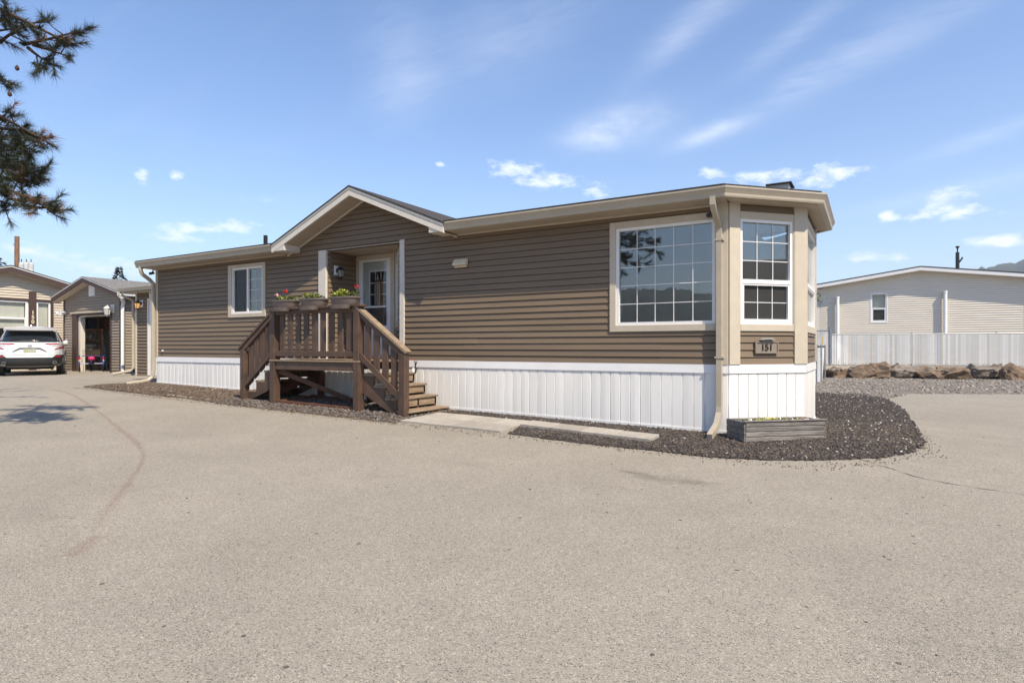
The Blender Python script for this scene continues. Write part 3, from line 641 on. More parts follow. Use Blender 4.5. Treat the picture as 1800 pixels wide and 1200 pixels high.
# skirting
def skirt(T, length, gfun, n=None):
    n = n or max(1, round(length / .16)); p = length / n
    for i in range(n):
        s0 = i * p; g0, g1 = gfun(s0), gfun(s0 + p)
        pr = [(0.0, .003), (.006, .010), (p * .5, .010 + rnd.uniform(-.002, .004)), (p - .010, .010), (p - .004, .003)]
        vs = []
        for z in (0, 1):
            for a, o in pr: vs.append(T(s0 + a, o, (g0 + (g1 - g0) * a / p - .03) if z == 0 else .88))
        fs = [(j, j + 1, 6 + j, 5 + j) for j in range(4)] + [(4, 0, 5, 9), (4, 3, 2, 1, 0), (5, 6, 7, 8, 9)]
        me('skirt_panel', vs, fs, SKIRT, home)
    k = max(1, round(length / 2.4))
    for i in range(k):
        a, b = length * i / k, length * (i + 1) / k
        MB().hexa([T(a, -.01, .865), T(b, -.01, .865), T(b, .026, .865), T(a, .026, .865)][::-1], [T(a, -.01, ZB), T(b, -.01, ZB), T(b, .02, ZB), T(a, .02, ZB)][::-1]).done('skirt_cap', WHITE, home)
        MB().hexa([T(a, -.01, .858), T(b, -.01, .858), T(b, .018, .858), T(a, .018, .858)][::-1], [T(a, -.01, .866), T(b, -.01, .866), T(b, .018, .866), T(a, .018, .866)][::-1]).done('skirt_channel', WHITE, home)
        ga, gb = gfun(a) + .02, gfun(b) + .02
        MB().hexa([T(a, -.006, ga - .05), T(b, -.006, gb - .05), T(b, .02, gb - .05), T(a, .02, ga - .05)][::-1], [T(a, -.006, ga + .02), T(b, -.006, gb + .02), T(b, .02, gb + .02), T(a, .02, ga + .02)][::-1]).done('skirt_channel', WHITE, home)
skirt(frame((XL, 0), (1, 0), (0, -1)), 14.31, lambda s: gz(XL + s, 0) + .012)
skirt(T45, L45, lambda s: .0); skirt(TE, 1.83, lambda s: .0)
skirt(frame((XL, 3.67), (0, -1), (-1, 0)), 3.67, lambda s: .29)

# roof, eaves, gutters
EZ = 3.42
rf = MB()
rp = [(-14.6, -.40), (.01, -.40), (1.13, .74), (1.13, 2.95), (.01, 4.05), (-14.6, 4.05)]
RY = 1.835; RZ = EZ + .01 + .22 * 2.235
def roof_slab(th0, th1):
    z0 = EZ + .012; mz = z0 + .22 * .5
    e = [(-14.6, -.40, z0), (-9.2, -.40, z0), (-9.2, .10, mz), (-4.72, .10, mz), (-4.72, -.40, z0), (.01, -.40, z0), (1.13, .74, z0), (1.13, 2.95, z0), (.01, 4.05, z0), (-14.6, 4.05, z0)]
    r = [(-14.6, RY, RZ), (-9.2, RY, RZ), (-4.72, RY, RZ), (-.55, RY, RZ)]
    top = [(x, y, z + th1) for x, y, z in e + r]; bot = [(x, y, z + th0) for x, y, z in e + r]
    F_ = [(0, 1, 2, 11, 10), (2, 3, 12, 11), (3, 4, 5, 13, 12), (5, 6, 13), (6, 7, 13), (7, 8, 13), (8, 9, 10, 11, 12, 13), (9, 0, 10)]
    rf.add(top, F_); rf.add(bot, [f[::-1] for f in F_])
    n = len(e); rf.add(bot[:n] + top[:n], [(i, (i + 1) % n, n + (i + 1) % n, n + i) for i in range(n)])
roof_slab(0., .028)
roof = rf.done('roof', SHING, home)
# dormer roof over the entry gable
DP = 4.347
for sgn in (-1, 1):
    ex = GX + sgn * 2.29; ez = DP - 2.29 * .415
    MB().hexa([(GX, -.46, DP - .01), (ex, -.46, ez - .01), (ex, 4.1, ez - .01), (GX, 4.1, DP - .01)][::sgn], [(GX, -.46, DP + .02), (ex, -.46, ez + .02), (ex, 4.1, ez + .02), (GX, 4.1, DP + .02)][::sgn]).done('dormer_roof', SHING, home)
    def strip(nm, y0, y1, t0, t1, m, x_in=0., x_out=2.26):
        a, b = GX + sgn * x_in, GX + sgn * x_out
        za, zb_ = DP - x_in * .415, DP - x_out * .415
        P4 = [(a, za - t0), (b, zb_ - t0), (b, zb_ - t1), (a, za - t1)]
        MB().prism(P4 if sgn < 0 else P4[::-1], 1, y0, y1).done(nm, m, home)
    strip('rake_fascia', -.445, -.405, .055, .175, TRIML); strip('drip_edge', -.455, -.400, .012, .054, mat('drip_grey', (.40, .39, .36), .4, .05, 5))
    strip('rake_soffit', -.404, -.012, .162, .176, SOF); strip('rake_trim', -.045, -.012, .177, .20, TRIML)
# boxed eave returns at the foot of the gable
MB().box(-9.24, -8.83, -.44, -.012, 3.262, 3.40, .006).done('eave_return', TRIML, home)
MB().box(-5.02, -4.76, -.43, -.012, 3.262, 3.42, .006).done('eave_return', TRIML, home)
# soffits
for a, b in ((-14.5, -9.245), (-4.755, .03)):
    MB().box(a, b, -.34, .0, 3.272, 3.29).done('soffit', SOF, home)
    MB().box(a, b, -.018, .0, 3.245, 3.272).done('soffit_trim', TRIM, home)
MB().add([(.03, -.34, 3.272), (1.08, .77, 3.272), (.9, .92, 3.272), (0, 0, 3.272)] + [(.03, -.34, 3.29), (1.08, .77, 3.29), (.9, .92, 3.29), (0, 0, 3.29)], [(0, 3, 2, 1), (4, 5, 6, 7), (0, 1, 5, 4)]).done('soffit', SOF, home)
MB().box(.9, 1.085, .77, 2.95, 3.273, 3.29).done('soffit', SOF, home)
def gutter(path, name='gutter', m=GUT, z=3.278, parent=None, sc=1.):
    prof = [(-.01, .0), (.07, .0), (.078, .02), (.080, .05), (.098, .085), (.112, .11), (.118, .118), (.118, .140), (.108, .142), (.108, .120), (-.005, .118)]
    prof = [(a * sc, b * sc) for a, b in prof]
    P = [Vector(p) for p in path]; n = len(P); vs = []; k = len(prof)
    for i in range(n):
        ds = []
        if i > 0: ds.append((P[i] - P[i - 1]).normalized())
        if i < n - 1: ds.append((P[i + 1] - P[i]).normalized())
        ns = [Vector((d.y, -d.x)) for d in ds]; mv = ns[0] if len(ns) == 1 else (ns[0] + ns[1]) / (1 + ns[0].dot(ns[1]))
        for o, h in prof: q = P[i] + mv * o; vs.append((q.x, q.y, z + h))
    fs = [(i * k + j, i * k + (j + 1) % k, (i + 1) * k + (j + 1) % k, (i + 1) * k + j) for i in range(n - 1) for j in range(k)]
    fs += [tuple(range(k))[::-1], tuple(range((n - 1) * k, n * k))]
    return me(name, vs, fs, m, parent or home)
gutter([(-14.55, -.335), (-9.22, -.335)]); gutter([(-4.80, -.335), (.0, -.335), (1.085, .77), (1.085, 2.97), (.4, 3.67)])
MB().tube([(-.13, -.385, 3.30), (-.13, -.385, 3.20), (-.125, -.33, 3.13), (-.115, -.14, 2.99), (-.11, -.075, 2.93), (-.11, -.072, 2.8), (-.11, -.072, .40), (-.11, -.09, .30), (-.12, -.22, .14), (-.13, -.60, .028)], .04, 4, sq=(.036, .045), rot0=R(45)).done('downspout', GUT, home)
for z in (2.74, 1.08): MB().box(-.17, -.05, -.125, -.028, z, z + .025).done('downspout_strap', GUT, home)
MB().tube([(-14.36, -.385, 3.30), (-14.36, -.385, 3.20), (-14.37, -.34, 3.11), (-14.36, -.16, 2.98), (-14.355, -.075, 2.90), (-14.355, -.07, 2.7), (-14.355, -.07, .62), (-14.36, -.10, .46), (-14.37, -.20, .38), (-14.40, -.72, .31)], .045, 8, sq=(.04, .045), rot0=R(22.5)).done('downspout', GUT, home)
# wall fittings
VENT = mat('vent_tan', (.62, .52, .36), .5, .05, 8)
v = MB().prism([(-.022, 2.70), (-.105, 2.705), (-.10, 2.735), (-.04, 2.82), (-.022, 2.82)], 0, -4.745, -4.455).done('dryer_vent', VENT, home)
MB().box(-4.73, -4.47, -.05, -.03, 2.665, 2.70).done('flap', VENT, v)
MB().tube([(-11.95, 1.5, 3.7), (-11.95, 1.5, 4.17)], .055, 10).done('vent_pipe', DARKM, home)
rv = MB().hexa([(.30, 1.55, 3.72), (.62, 1.55, 3.72), (.62, 1.95, 3.72), (.30, 1.95, 3.72)], [(.30, 1.55, 3.830), (.62, 1.55, 3.830), (.62, 1.95, 3.830), (.30, 1.95, 3.830)]).done('roof_vent', mat('vent_grey', (.5, .5, .48), .5, .05, 6), home)
MB().hexa([(.28, 1.50, 3.831), (.66, 1.50, 3.831), (.66, 2.0, 3.845), (.28, 2.0, 3.845)], [(.28, 1.50, 3.848), (.66, 1.50, 3.848), (.66, 2.0, 3.862), (.28, 2.0, 3.862)]).done('vent_cap', SHING, rv)
bx('outlet_cover', -14.02, -13.97, -.05, -.02, 1.13, 1.17, WHITE, home)
# porch lamp on the recess wall
def lantern(parent, T, s, z, plate, body, glassm, sc=1., nm='wall_lamp'):
    pl = MB().box(s - .085 * sc, s + .085 * sc, .0, .03, z - .10 * sc, z + .10 * sc, .008, T=T).done(nm, plate, parent)
    def ring(cs, co, cz, prof, n=8):
        v_ = []; f_ = []
        for r, h in prof:
            for j in range(n): a = 6.2832 * j / n; v_.append(T(cs + r * sc * math.cos(a), co + r * sc * math.sin(a), cz + h * sc))
        for i in range(len(prof) - 1):
            for j in range(n): f_.append((i * n + j, i * n + (j + 1) % n, (i + 1) * n + (j + 1) % n, (i + 1) * n + j))
        return MB().add(v_, f_ + [tuple(range(n))[::-1], tuple(range((len(prof) - 1) * n, len(prof) * n))])
    MB().tube([T(s, .02, z + .01), T(s, .06 * sc, z + .06 * sc), T(s, .12 * sc, z + .07 * sc), T(s, .13 * sc, z + .03 * sc)], .014 * sc, 6).done('arm', body, pl)
    MB().tube([T(s, .02, z), T(s, .045, z)], .05 * sc, 10).done('backplate', body, pl)
    ring(s, .13 * sc, z - .06 * sc, [(.02, .12), (.075, .075), (.078, .06), (.03, .06)][::-1]).done('cap', body, pl)
    ring(s, .13 * sc, z - .06 * sc, [(.045, -.08), (.068, .058)]).done('lamp_glass', glassm, pl)
    ring(s, .13 * sc, z - .06 * sc, [(.012, -.13), (.03, -.10), (.05, -.082), (.05, -.078)]).done('base', body, pl)
    for j in range(4):
        a = 6.2832 * (j + .5) / 4; c1, s1 = math.cos(a), math.sin(a)
        MB().tube([T(s + .047 * sc * c1, .13 * sc + .047 * sc * s1, z - .14 * sc), T(s + .072 * sc * c1, .13 * sc + .072 * sc * s1, z)], .006 * sc, 4).done('bar', body, pl)
    return pl
LGL = mat('lamp_glass', (.25, .23, .18), .1, .1, 3)
lantern(home, TL_, .27, 2.86, WHITE, DARKM, LGL)

# ------------------------------------------------------------------ plaque, cameras
pq = empty('house_number_plaque', (.42, .43, 1.2), label='taupe number plaque reading 151 below the bay window', category='number plaque')
PQM = mat('plaque_taupe', (.235, .195, .155), .55, .08, 10); PQD = mat('plaque_dark', (.03, .026, .022), .6, .1, 10); PQR = mat('plaque_hood', (.30, .29, .27), .5, .1, 10)
c0 = .60
MB().prism([(c0 - .185, 1.155), (c0 + .185, 1.155), (c0 + .185, 1.31), (c0 + .09, 1.318), (c0 + .06, 1.335), (c0 - .06, 1.335), (c0 - .09, 1.318), (c0 - .185, 1.31)], 1, .022, .040, T=T45).done('plate', PQM, pq)
rim = MB()
for a, b, z0, z1 in ((c0 - .192, c0 - .176, 1.148, 1.318), (c0 + .176, c0 + .192, 1.148, 1.318), (c0 - .176, c0 + .176, 1.148, 1.162), (c0 - .176, c0 - .09, 1.304, 1.318), (c0 + .09, c0 + .176, 1.304, 1.318)): rim.box(a, b, .022, .052, z0, z1, T=T45)
rim.done('rim', PQM, pq)
MB().prism([(c0 - .115, 1.338), (c0 - .10, 1.352), (c0 - .05, 1.37), (c0 + .06, 1.372), (c0 + .105, 1.355), (c0 + .115, 1.338), (c0 + .05, 1.345), (c0 - .05, 1.345)], 1, .022, .085, T=T45).done('lamp_hood', PQR, pq)
text('numerals', '151', .135, PQD, pq, T45(c0, .046, 1.232), (R(90), 0, math.atan2(.715, .699)), .006, bold=.002)
def seccam(x, y, z, label, d):
    c = empty('security_camera', (x, y, z), label=label, category='security camera')
    MB().tube([(x, y, z + .05), (x, y - .02, z + .02), (x + d[0] * .02, y - .04, z)], .012, 6).done('bracket', DARKM, c)
    MB().tube([(x - d[0] * .03, y + .0 - d[1] * .03, z), (x + d[0] * .06, y - .04 + d[1] * .06, z - .03)], .034, 12).done('body', DARKM, c)
    MB().tube([(x + d[0] * .06, y - .04 + d[1] * .06, z - .03), (x + d[0] * .063, y - .043 + d[1] * .063, z - .0315)], .018, 10).done('lens', mat('lens', (.02, .02, .03), .05, .05, 3), c)
seccam(-.225, -.06, 3.13, 'black security camera above the large grid window', (-.3, -.95))
seccam(-14.40, -.05, 3.18, 'black security camera under the eave beside the far downspout', (-.8, -.6))

# ------------------------------------------------------------------ deck and steps
dk = empty('wooden_deck', (-7, -.6, .15), label='dark brown wooden entry deck with wide balusters and stairs at both ends', category='deck')
DY = -1.2; XA, XB = -8.15, -5.95; CH = .006
def wood(nm, x0, x1, y0, y1, z0, z1, m=DECK): return bx(nm, x0, x1, y0, y1, z0, z1, m, dk, CH)
for x in (XA, XB): wood('post', x - .07, x + .07, DY - .07, DY + .07, gz(x, DY) - .05, 1.94)
wood('post', -9.12, -8.99, DY - .065, DY + .065, gz(-9, DY) - .05, 1.17); wood('post', -4.995, -4.865, DY - .065, DY + .065, -.03, 1.13)
for x in (-8.1, -6.05): wood('post', x - .05, x + .05, -.16, -.05, gz(x, 0) - .02, .82, DECKR)
nb = 9
for i in range(nb):
    c = XA + (XB - XA) * (i + 1) / (nb + 1) + .0; wood('baluster', c - .068, c + .068, DY - .012, DY + .018, 1.035, 1.93)
wood('rail', XA + .07, XB - .07, DY - .05, DY - .013, 1.065, 1.165); wood('rail', XA + .07, XB - .07, DY - .05, DY - .013, 1.85, 1.935)
wood('rail_cap', XA - .12, XB + .13, DY - .09, DY + .075, 1.941, 1.98)
wood('joist', XA + .07, XB - .07, DY - .045, DY - .005, .815, .965); wood('joist', XA, XB, -.13, -.09, .815, .965, DECKR)
for x in (-7.6, -7.05, -6.5): wood('joist', x - .02, x + .02, DY, -.13, .82, .96, DECKR)
for i in range(8):
    y = DY - .075 + i * .147; wood('deck_board', XA - .09, XB + .09, y, y + .14, .967, 1.0 + rnd.uniform(0, .003), TREAD)
beam('brace', (XA + .03, DY + .03, .80), (-7.0, -.35, .21), .04, .09, DECKR, dk); beam('brace', (XB - .03, DY + .03, .80), (-6.55, -.3, .2), .04, .09, DECKR, dk)
for a, b in (((XA + .08, DY, .20), (XB - .1, DY + .05, .15)), ((XA, -.3, .24), (XB, -.3, .18)), ((XA + .1, DY + .05, .20), (XA + .1, -.3, .23)), ((XB + .05, DY + .1, .13), (XB + .3, -.3, .16))): beam('sill_board', a, b, .09, .05, DECKR, dk)
def stairs(sgn, x0, n, ztop, zg):
    for i in range(n):
        z = ztop - .2 * (i + 1); xa = x0 + sgn * .255 * i; xb = xa + sgn * .285
        for j in range(2):
            q = xa + sgn * .145 * j; wood('tread', q, q + sgn * .138, DY + .02, -.06, z - .036, z + rnd.uniform(0, .003), TREAD)
        if i < n - 1: wood('riser', xa + sgn * .255 - sgn * .0, xa + sgn * .23, DY + .055, -.08, z - .165, z - .042, TREAD)
    for k, y in enumerate((DY + .02, -.62, -.13)):      # sawtooth stringers
        zz = [zg + .02 * 0]
        pts = []
        for i in range(n):
            z = ztop - .2 * (i + 1) - .037; xa = x0 + sgn * .255 * i
            pts += [(xa, z), (xa + sgn * .255, z)]
        xe = x0 + sgn * .255 * n; low = [(xe, zg), (xe - sgn * .16, zg), (x0, ztop - .2 * 1 - .037 - .30)]
        P_ = pts + low
        mb = MB(); nn = len(P_)
        mb.v = [(x, y, z) for x, z in P_] + [(x, y + .04, z) for x, z in P_]
        mb.f = [(i, (i + 1) % nn, nn + (i + 1) % nn, nn + i) for i in range(nn)]
        # cap faces as triangles/quads from the step pairs down to the lower edge line
        def lowz(x):
            xa_, za_ = low[2]; xb_, zb2 = low[1]; q = (x - xa_) / (xb_ - xa_); return max(zg, za_ + (zb2 - za_) * q)
        mb = MB()
        for i in range(n):
            (xa, z), (xb2, _) = pts[2 * i], pts[2 * i + 1]
            b4 = [(xa, y, lowz(xa)), (xb2, y, lowz(xb2)), (xb2, y + .04, lowz(xb2)), (xa, y + .04, lowz(xa))]; t4 = [(xa, y, z), (xb2, y, z), (xb2, y + .04, z), (xa, y + .04, z)]
            mb.hexa(b4[::sgn], t4[::sgn])
        mb.done('stringer', DECK if k == 0 else (DECKR if sgn < 0 else DECK), dk)
stairs(1, XB + .07, 4, .975, .02); stairs(-1, XA - .07, 4, .985, .13)
def stair_rail(x0, z0, x1, z1, lx0, lz0, lx1, lz1, n, sgn):
    beam('rail_cap', (x0, DY, z0), (x1, DY, z1), .145, .04, TREAD if sgn > 0 else DECK, dk); beam('rail', (x0 + sgn * .03, DY - .03, z0 - .085), (x1 - sgn * .06, DY - .03, z1 - .085 + .03), .04, .085, DECK, dk)
    beam('rail', (lx0, DY - .035, lz0), (lx1, DY - .035, lz1), .04, .095, DECK, dk)
    for i in range(n):
        q = (i + .85) / (n + .7); c = lx0 + (lx1 - lx0) * q
        zt = lambda x: z0 + (z1 - z0) * (x - x0) / (x1 - x0) - .06; zl = lambda x: lz0 + (lz1 - lz0) * (x - lx0) / (lx1 - lx0) - .09
        a, b = c - .062, c + .062
        MB().hexa([(a, DY - .012, zl(a)), (b, DY - .012, zl(b)), (b, DY + .02, zl(b)), (a, DY + .02, zl(a))], [(a, DY - .012, zt(a)), (b, DY - .012, zt(b)), (b, DY + .02, zt(b)), (a, DY + .02, zt(a))]).done('baluster', DECK, dk)
stair_rail(-5.97, 1.945, -4.83, 1.145, -5.9, 1.11, -4.97, .39, 4, 1)
stair_rail(-8.13, 1.945, -9.20, 1.185, -8.2, 1.13, -9.0, .50, 4, -1)

# planters straddling the top rail
POT = mat('planter_taupe', (.165, .128, .108), .6, .15, 7, bump=.1, bscale=30); LEAFY = mat('leaf_lime', (.30, .33, .045), .6, .3, 8, island=.45); LEAFG = mat('leaf_green', (.115, .15, .035), .6, .3, 8, island=.5)
PETR = mat('petal_red', (.65, .02, .03), .6, .2, 20); PETP = mat('petal_pink', (.75, .38, .42), .6, .2, 20); STEM = mat('stem', (.10, .14, .04), .7, .2, 20)
PSOIL = mat('pot_soil', (.04, .03, .022), 1., .4, 20, bump=.6)
def leaves(name, n, cx, cy, z, rx, ry, hgt, size, m, parent):
    vs = []; fs = []
    for _ in range(n):
        a = rnd.uniform(0, 6.28); r = rnd.random() ** .5; x, y = cx + rx * r * math.cos(a), cy + ry * r * math.sin(a); h = z + hgt * rnd.random() ** 1.2
        d = Vector((rnd.uniform(-1, 1), rnd.uniform(-1, 1), rnd.uniform(-.1, .9))).normalized(); sd = d.cross(Vector((rnd.uniform(-1, 1), rnd.uniform(-1, 1), 1))).normalized(); l = size * rnd.uniform(.6, 1.3)
        p = Vector((x, y, h)); b = len(vs); nn = d.cross(sd)
        vs += [p, p + d * l * .5 + sd * l * .32 + nn * .1 * l, p + d * l, p + d * l * .5 - sd * l * .32 + nn * .1 * l]; fs += [(b, b + 1, b + 2), (b, b + 2, b + 3)]
    return me(name, vs, fs, m, parent, kind='stuff')
def bloom(parent, x, y, z, h, m, r=.034):
    MB().tube([(x - .01, y, z), (x + .004, y - .01, z + h * .5), (x, y, z + h)], .004, 5).done('flower_stem', STEM, parent)
    vs = []; fs = []
    for i in range(26):
        d = Vector((rnd.gauss(0, 1), rnd.gauss(0, 1), rnd.gauss(.2, .7))).normalized(); sd = d.orthogonal().normalized(); p = Vector((x, y, z + h)) + d * r * .35; b = len(vs)
        vs += [p - sd * r * .3, p + sd * r * .3, p + d * r * .8 + sd * r * .35, p + d * r * .8 - sd * r * .35]; fs += [(b, b + 1, b + 2, b + 3)]
    me('flower', vs, fs, m, parent)
def rail_planter(xc, label, fl, leafs):
    t = empty('rail_planter', (xc, DY, 1.98), label=label, category='planter', group='planters on the deck rail')
    def ov(prof, nm, m, yo=0.):
        o = MB().lathe([(r, z) for r, z in prof], 28, (xc, DY + yo, 1.98), 1., .50)
        for i, v_ in enumerate(o.v):   # squarer ends
            dx, dy = v_[0] - xc, v_[1] - DY - yo; k_ = 1 + .10 * (abs(dx * dy * 2) / (dx * dx + 4 * dy * dy + 1e-6)) * 2
            o.v[i] = (xc + dx * k_, DY + yo + dy * k_, v_[2])
        return smooth_by_angle(o.done(nm, m, t), 50)
    ov([(.26, .0), (.275, .02), (.305, .115), (.325, .118), (.328, .142), (.305, .145), (.295, .12)], 'bowl', POT)
    ov([(.17, -.075), (.19, -.07), (.215, .0)], 'lower_bowl', POT, -.125)
    ov([(.0, .118), (.297, .121)], 'soil', PSOIL)
    for n, dx, rx, h, s_, m in leafs: leaves('foliage', n, xc + dx, DY, 2.10, rx, .11, h, s_, m, t)
    for dx, dy, h, m in fl: bloom(t, xc + dx, DY + dy, 2.11, h, m)
rail_planter(-7.83, 'taupe planter on the deck rail with one red and one pink flower', [(.02, -.02, .18, PETR), (-.27, 0, .12, PETP)], [(230, 0, .27, .07, .05, LEAFG), (60, 0, .25, .08, .05, LEAFY)])
rail_planter(-7.06, 'middle taupe planter on the deck rail with yellow green leaves only', [], [(150, -.08, .20, .12, .055, LEAFY), (90, .12, .16, .07, .05, LEAFG)])
rail_planter(-6.27, 'taupe planter beside the entry door with lime leaves and one red flower', [(.27, 0, .19, PETR)], [(260, -.10, .20, .13, .06, LEAFY), (90, .15, .15, .09, .05, LEAFG)])
# little ornament on the end of a step
orn = empty('step_ornament', (-5.56, -.13, .77), label='small dark metal ornament with a red top on the upper step', category='ornament')
MB().tube([(-5.56, -.13, .775), (-5.55, -.13, .84), (-5.57, -.13, .90), (-5.55, -.13, .95)], [.02, .012, .014, .02], 7).done('stem', DARKM, orn)
MB().lathe([(.005, 0), (.04, .01), (.035, .03), (.01, .045)], 10, (-5.56, -.13, .945)).done('head', mat('ornament_grey', (.25, .24, .22), .4, .2, 10), orn)
MB().lathe([(.003, 0), (.018, .008), (.003, .02)], 8, (-5.58, -.135, .985)).done('top', PETR, orn)
MB().lathe([(.045, 0), (.04, .03), (.012, .09)], 10, (-5.62, -.12, .772)).done('base', mat('ornament_white', (.7, .7, .68), .4, .1, 10), orn)

# ------------------------------------------------------------------ weathered planter box by the bay
PB = mat('weathered_plank', (.33, .30, .27), .85, .5, 5, bump=.9, bscale=26, stretch=(.6, 5, 5), orand=.12, col2=(.07, .062, .056), bdist=.012)
pb = empty('planter_box', (.62, -.05, .0), math.atan2(.75, .87), label='weathered grey wooden planter box under the bay window', category='planter box')
LOCAL[0] = True
Lh, Wh = .575, .205
for k in range(4):
    z0 = .0 + k * .066; e = rnd.uniform(-.006, .006)
    bx('plank', -Lh + e, Lh + e, -Wh - .022 - .003 * (k % 2), -Wh + .003, z0, z0 + .061, PB, pb, .006); bx('plank', -Lh, Lh, Wh, Wh + .022, z0, z0 + .062, PB, pb, .006)
for k in range(3):
    z0 = k * .088
    bx('end_board', -Lh - .02, -Lh - .001, -Wh - .015, Wh + .02, z0, z0 + .084, PB, pb, .005); bx('end_board', Lh + .001, Lh + .02, -Wh - .015, Wh + .02, z0, z0 + .084, PB, pb, .005)
bx('rim_board', -Lh - .025, Lh + .025, -Wh - .04, -Wh + .012, .264, .276, PB, pb, .003)
bx('soil', -Lh + .001, Lh - .001, -Wh + .004, Wh - .001, .02, .20, PSOIL, pb)
leaves('foliage', 260, -.08, 0, .20, .42, .15, .06, .035, LEAFG, pb); leaves('foliage', 150, .1, .02, .20, .40, .14, .07, .035, LEAFY, pb)
for i in range(12): bloom(pb, rnd.uniform(-.45, .45), rnd.uniform(-.1, .12), .2, .055, (PETP if i == 0 else mat('petal_white', (.75, .73, .60), .6, .1, 20) if i % 2 else mat('petal_yellow', (.65, .55, .08), .6, .1, 20)), .022)
LOCAL[0] = False

# ------------------------------------------------------------------ side shed behind the far end of the home
def merged_siding(parent, T, s0, s1, z0, z1, ops, m, lim=None, course=.1045, P=.03, nm='siding'):
    mb = MB(); siding(parent, T, s0, s1, z0, z1, ops, m, course, P, lim, None, mb); return mb.done(nm, m, parent)
TAN = mat('siding_taupe', (.285, .235, .18), .6, .06, 3, bump=.1, bscale=50, stretch=(.3, .3, 3)); BRN = mat('trim_chocolate', (.065, .036, .028), .6, .12, 8)
CREAM = mat('siding_cream', (.50, .43, .335), .6, .05, 3, bump=.08, bscale=50, stretch=(.3, .3, 3))
SHG = mat('shingle_grey', (.20, .19, .175), .9, .35, 9, bump=.7, bscale=40, stretch=(1, 2.5, 2.5))
shed = empty('side_shed', (-17, 3.2, .3), label='low brown shed annex with a lit lamp behind the far end of the home', category='shed')
TS = frame((0, 2.14), (1, 0), (0, -1))
merged_siding(shed, TS, -19.28, -18.64, .31, 3.03, [], SID); merged_siding(shed, TS, -17.7, -14.4, .31, 3.03, [], SID)
merged_siding(shed, frame((-19.35, 2.14), (0, 1), (-1, 0)), 0.02, 4, .31, 3.03, [], SID)
w_ = MB(); core(w_, TS, -19.35, -14.4, .25, 3.03, []); w_.done('wall', INT, shed)
bx('corner_board', -19.36, -19.28, 2.105, 2.15, .30, 3.03, TRIML, shed)
dfr = MB().box(-18.64, -18.57, 2.10, 2.15, .32, 2.83).box(-17.78, -17.7, 2.10, 2.15, .32, 2.83).box(-18.57, -17.78, 2.10, 2.15, 2.76, 2.83).done('door', TRIML, shed)
bx('panel', -18.57, -17.78, 2.125, 2.15, .32, 2.76, DOORW, dfr)
MB().hexa([(-19.7, 1.78, 3.05), (-14.4, 1.78, 3.05), (-14.4, 6.2, 3.6), (-19.7, 6.2, 3.6)], [(-19.7, 1.78, 3.20), (-14.4, 1.78, 3.20), (-14.4, 6.2, 3.75), (-19.7, 6.2, 3.75)]).done('roof', SHG, shed)
bx('soffit', -19.65, -14.4, 1.80, 2.14, 3.02, 3.045, SOF, shed); gutter([(-19.70, 1.80), (-14.4, 1.80)], parent=shed, z=3.06, sc=.9)
MB().tube([(-19.62, 1.73, 3.08), (-19.62, 1.75, 2.98), (-19.46, 1.95, 2.86), (-19.40, 2.06, 2.80), (-19.40, 2.06, 2.6), (-19.40, 2.06, .55), (-19.44, 2.0, .46), (-19.65, 1.55, .36)], .04, 8, sq=(.036, .042), rot0=R(22.5)).done('downspout', GUT, shed)
AMB = mat('amber_glass', (.6, .32, .10), .2, .1, 4, emit=((1.0, .50, .16), .5))
lantern(shed, TS, -19.02, 2.68, WHITE, DARKM, AMB, 1.15)
# wall between garage and shed
yard = empty('link_wall', (-20.5, 4.6, .3), label='narrow tan sided wall in the gap between garage and shed', category='wall')
merged_siding(yard, frame((0, 4.6), (1, 0), (0, -1)), -25, -19, .28, 3.1, [], CREAM); bx('wall', -25, -19, 4.615, 4.7, .2, 3.1, INT, yard)

# ------------------------------------------------------------------ garage
gar = empty('garage', (-24, 5, .3), label='taupe gabled garage with open door and white lantern', category='garage')
TG = frame((0, 2.9), (1, 0), (0, -1)); gx0, gx1, gc = -26.05, -21.75, -23.9
OPG = (-25.0, -22.53, .25, 2.46)
rk = lambda z: (gc - (3.72 - z) / .27, gc + (3.72 - z) / .27)
merged_siding(gar, TG, gx0 + .08, gx1 - .12, .29, 3.72, [(-25.36, -22.43, .2, 2.56)], TAN, lim=rk)
w_ = MB(); core(w_, TG, gx0, gx1, .25, 3.2, [OPG]); w_.box(gx0, gx0 + .1, 2.98, 9, .25, 3.2).box(gx1 - .1, gx1, 2.98, 9, .25, 3.2).box(gx0, gx1, 8.9, 9, .25, 3.2); w_.done('wall', mat('garage_inside', (.50, .45, .37), .85, .2, 3), gar)
MB().prism([(gx0, 3.2), (gx1, 3.2), (gc, 3.70)], 1, 2.915, 2.98).done('gable_wall', INT, gar)
merged_siding(gar, frame((gx1, 2.9), (0, 1), (1, 0)), .1, 6, .29, 3.1, [], TAN)
for a, b in ((gx0 - .02, gx0 + .08), (gx1 - .12, gx1 + .02)): MB().box(a, b, 2.865, 2.93, .27, 3.13).done('corner_board', BRN, gar)
of = MB().box(-25.36, -25.0, 2.86, 2.99, .27, 2.55).box(-22.53, -22.43, 2.86, 2.99, .27, 2.55).box(-25.0, -22.53, 2.86, 2.99, 2.46, 2.55).done('door_frame', BRN, gar)
MB().box(-25.0, -24.86, 2.93, 3.1, .27, 2.43).box(-24.86, -22.53, 2.93, 3.05, 2.42, 2.459).done('jamb', TRIML, of)
bx('head_flashing', -25.45, -22.4, 2.83, 2.92, 2.552, 2.60, TRIM, of)
bx('gable_vent', -24.06, -23.64, 2.86, 2.9, 3.20, 3.60, WHITE, gar)
for i in range(9): bx('louvre', -24.01, -23.69, 2.845, 2.862, 3.235 + i * .037, 3.26 + i * .037, WHITE, gar)
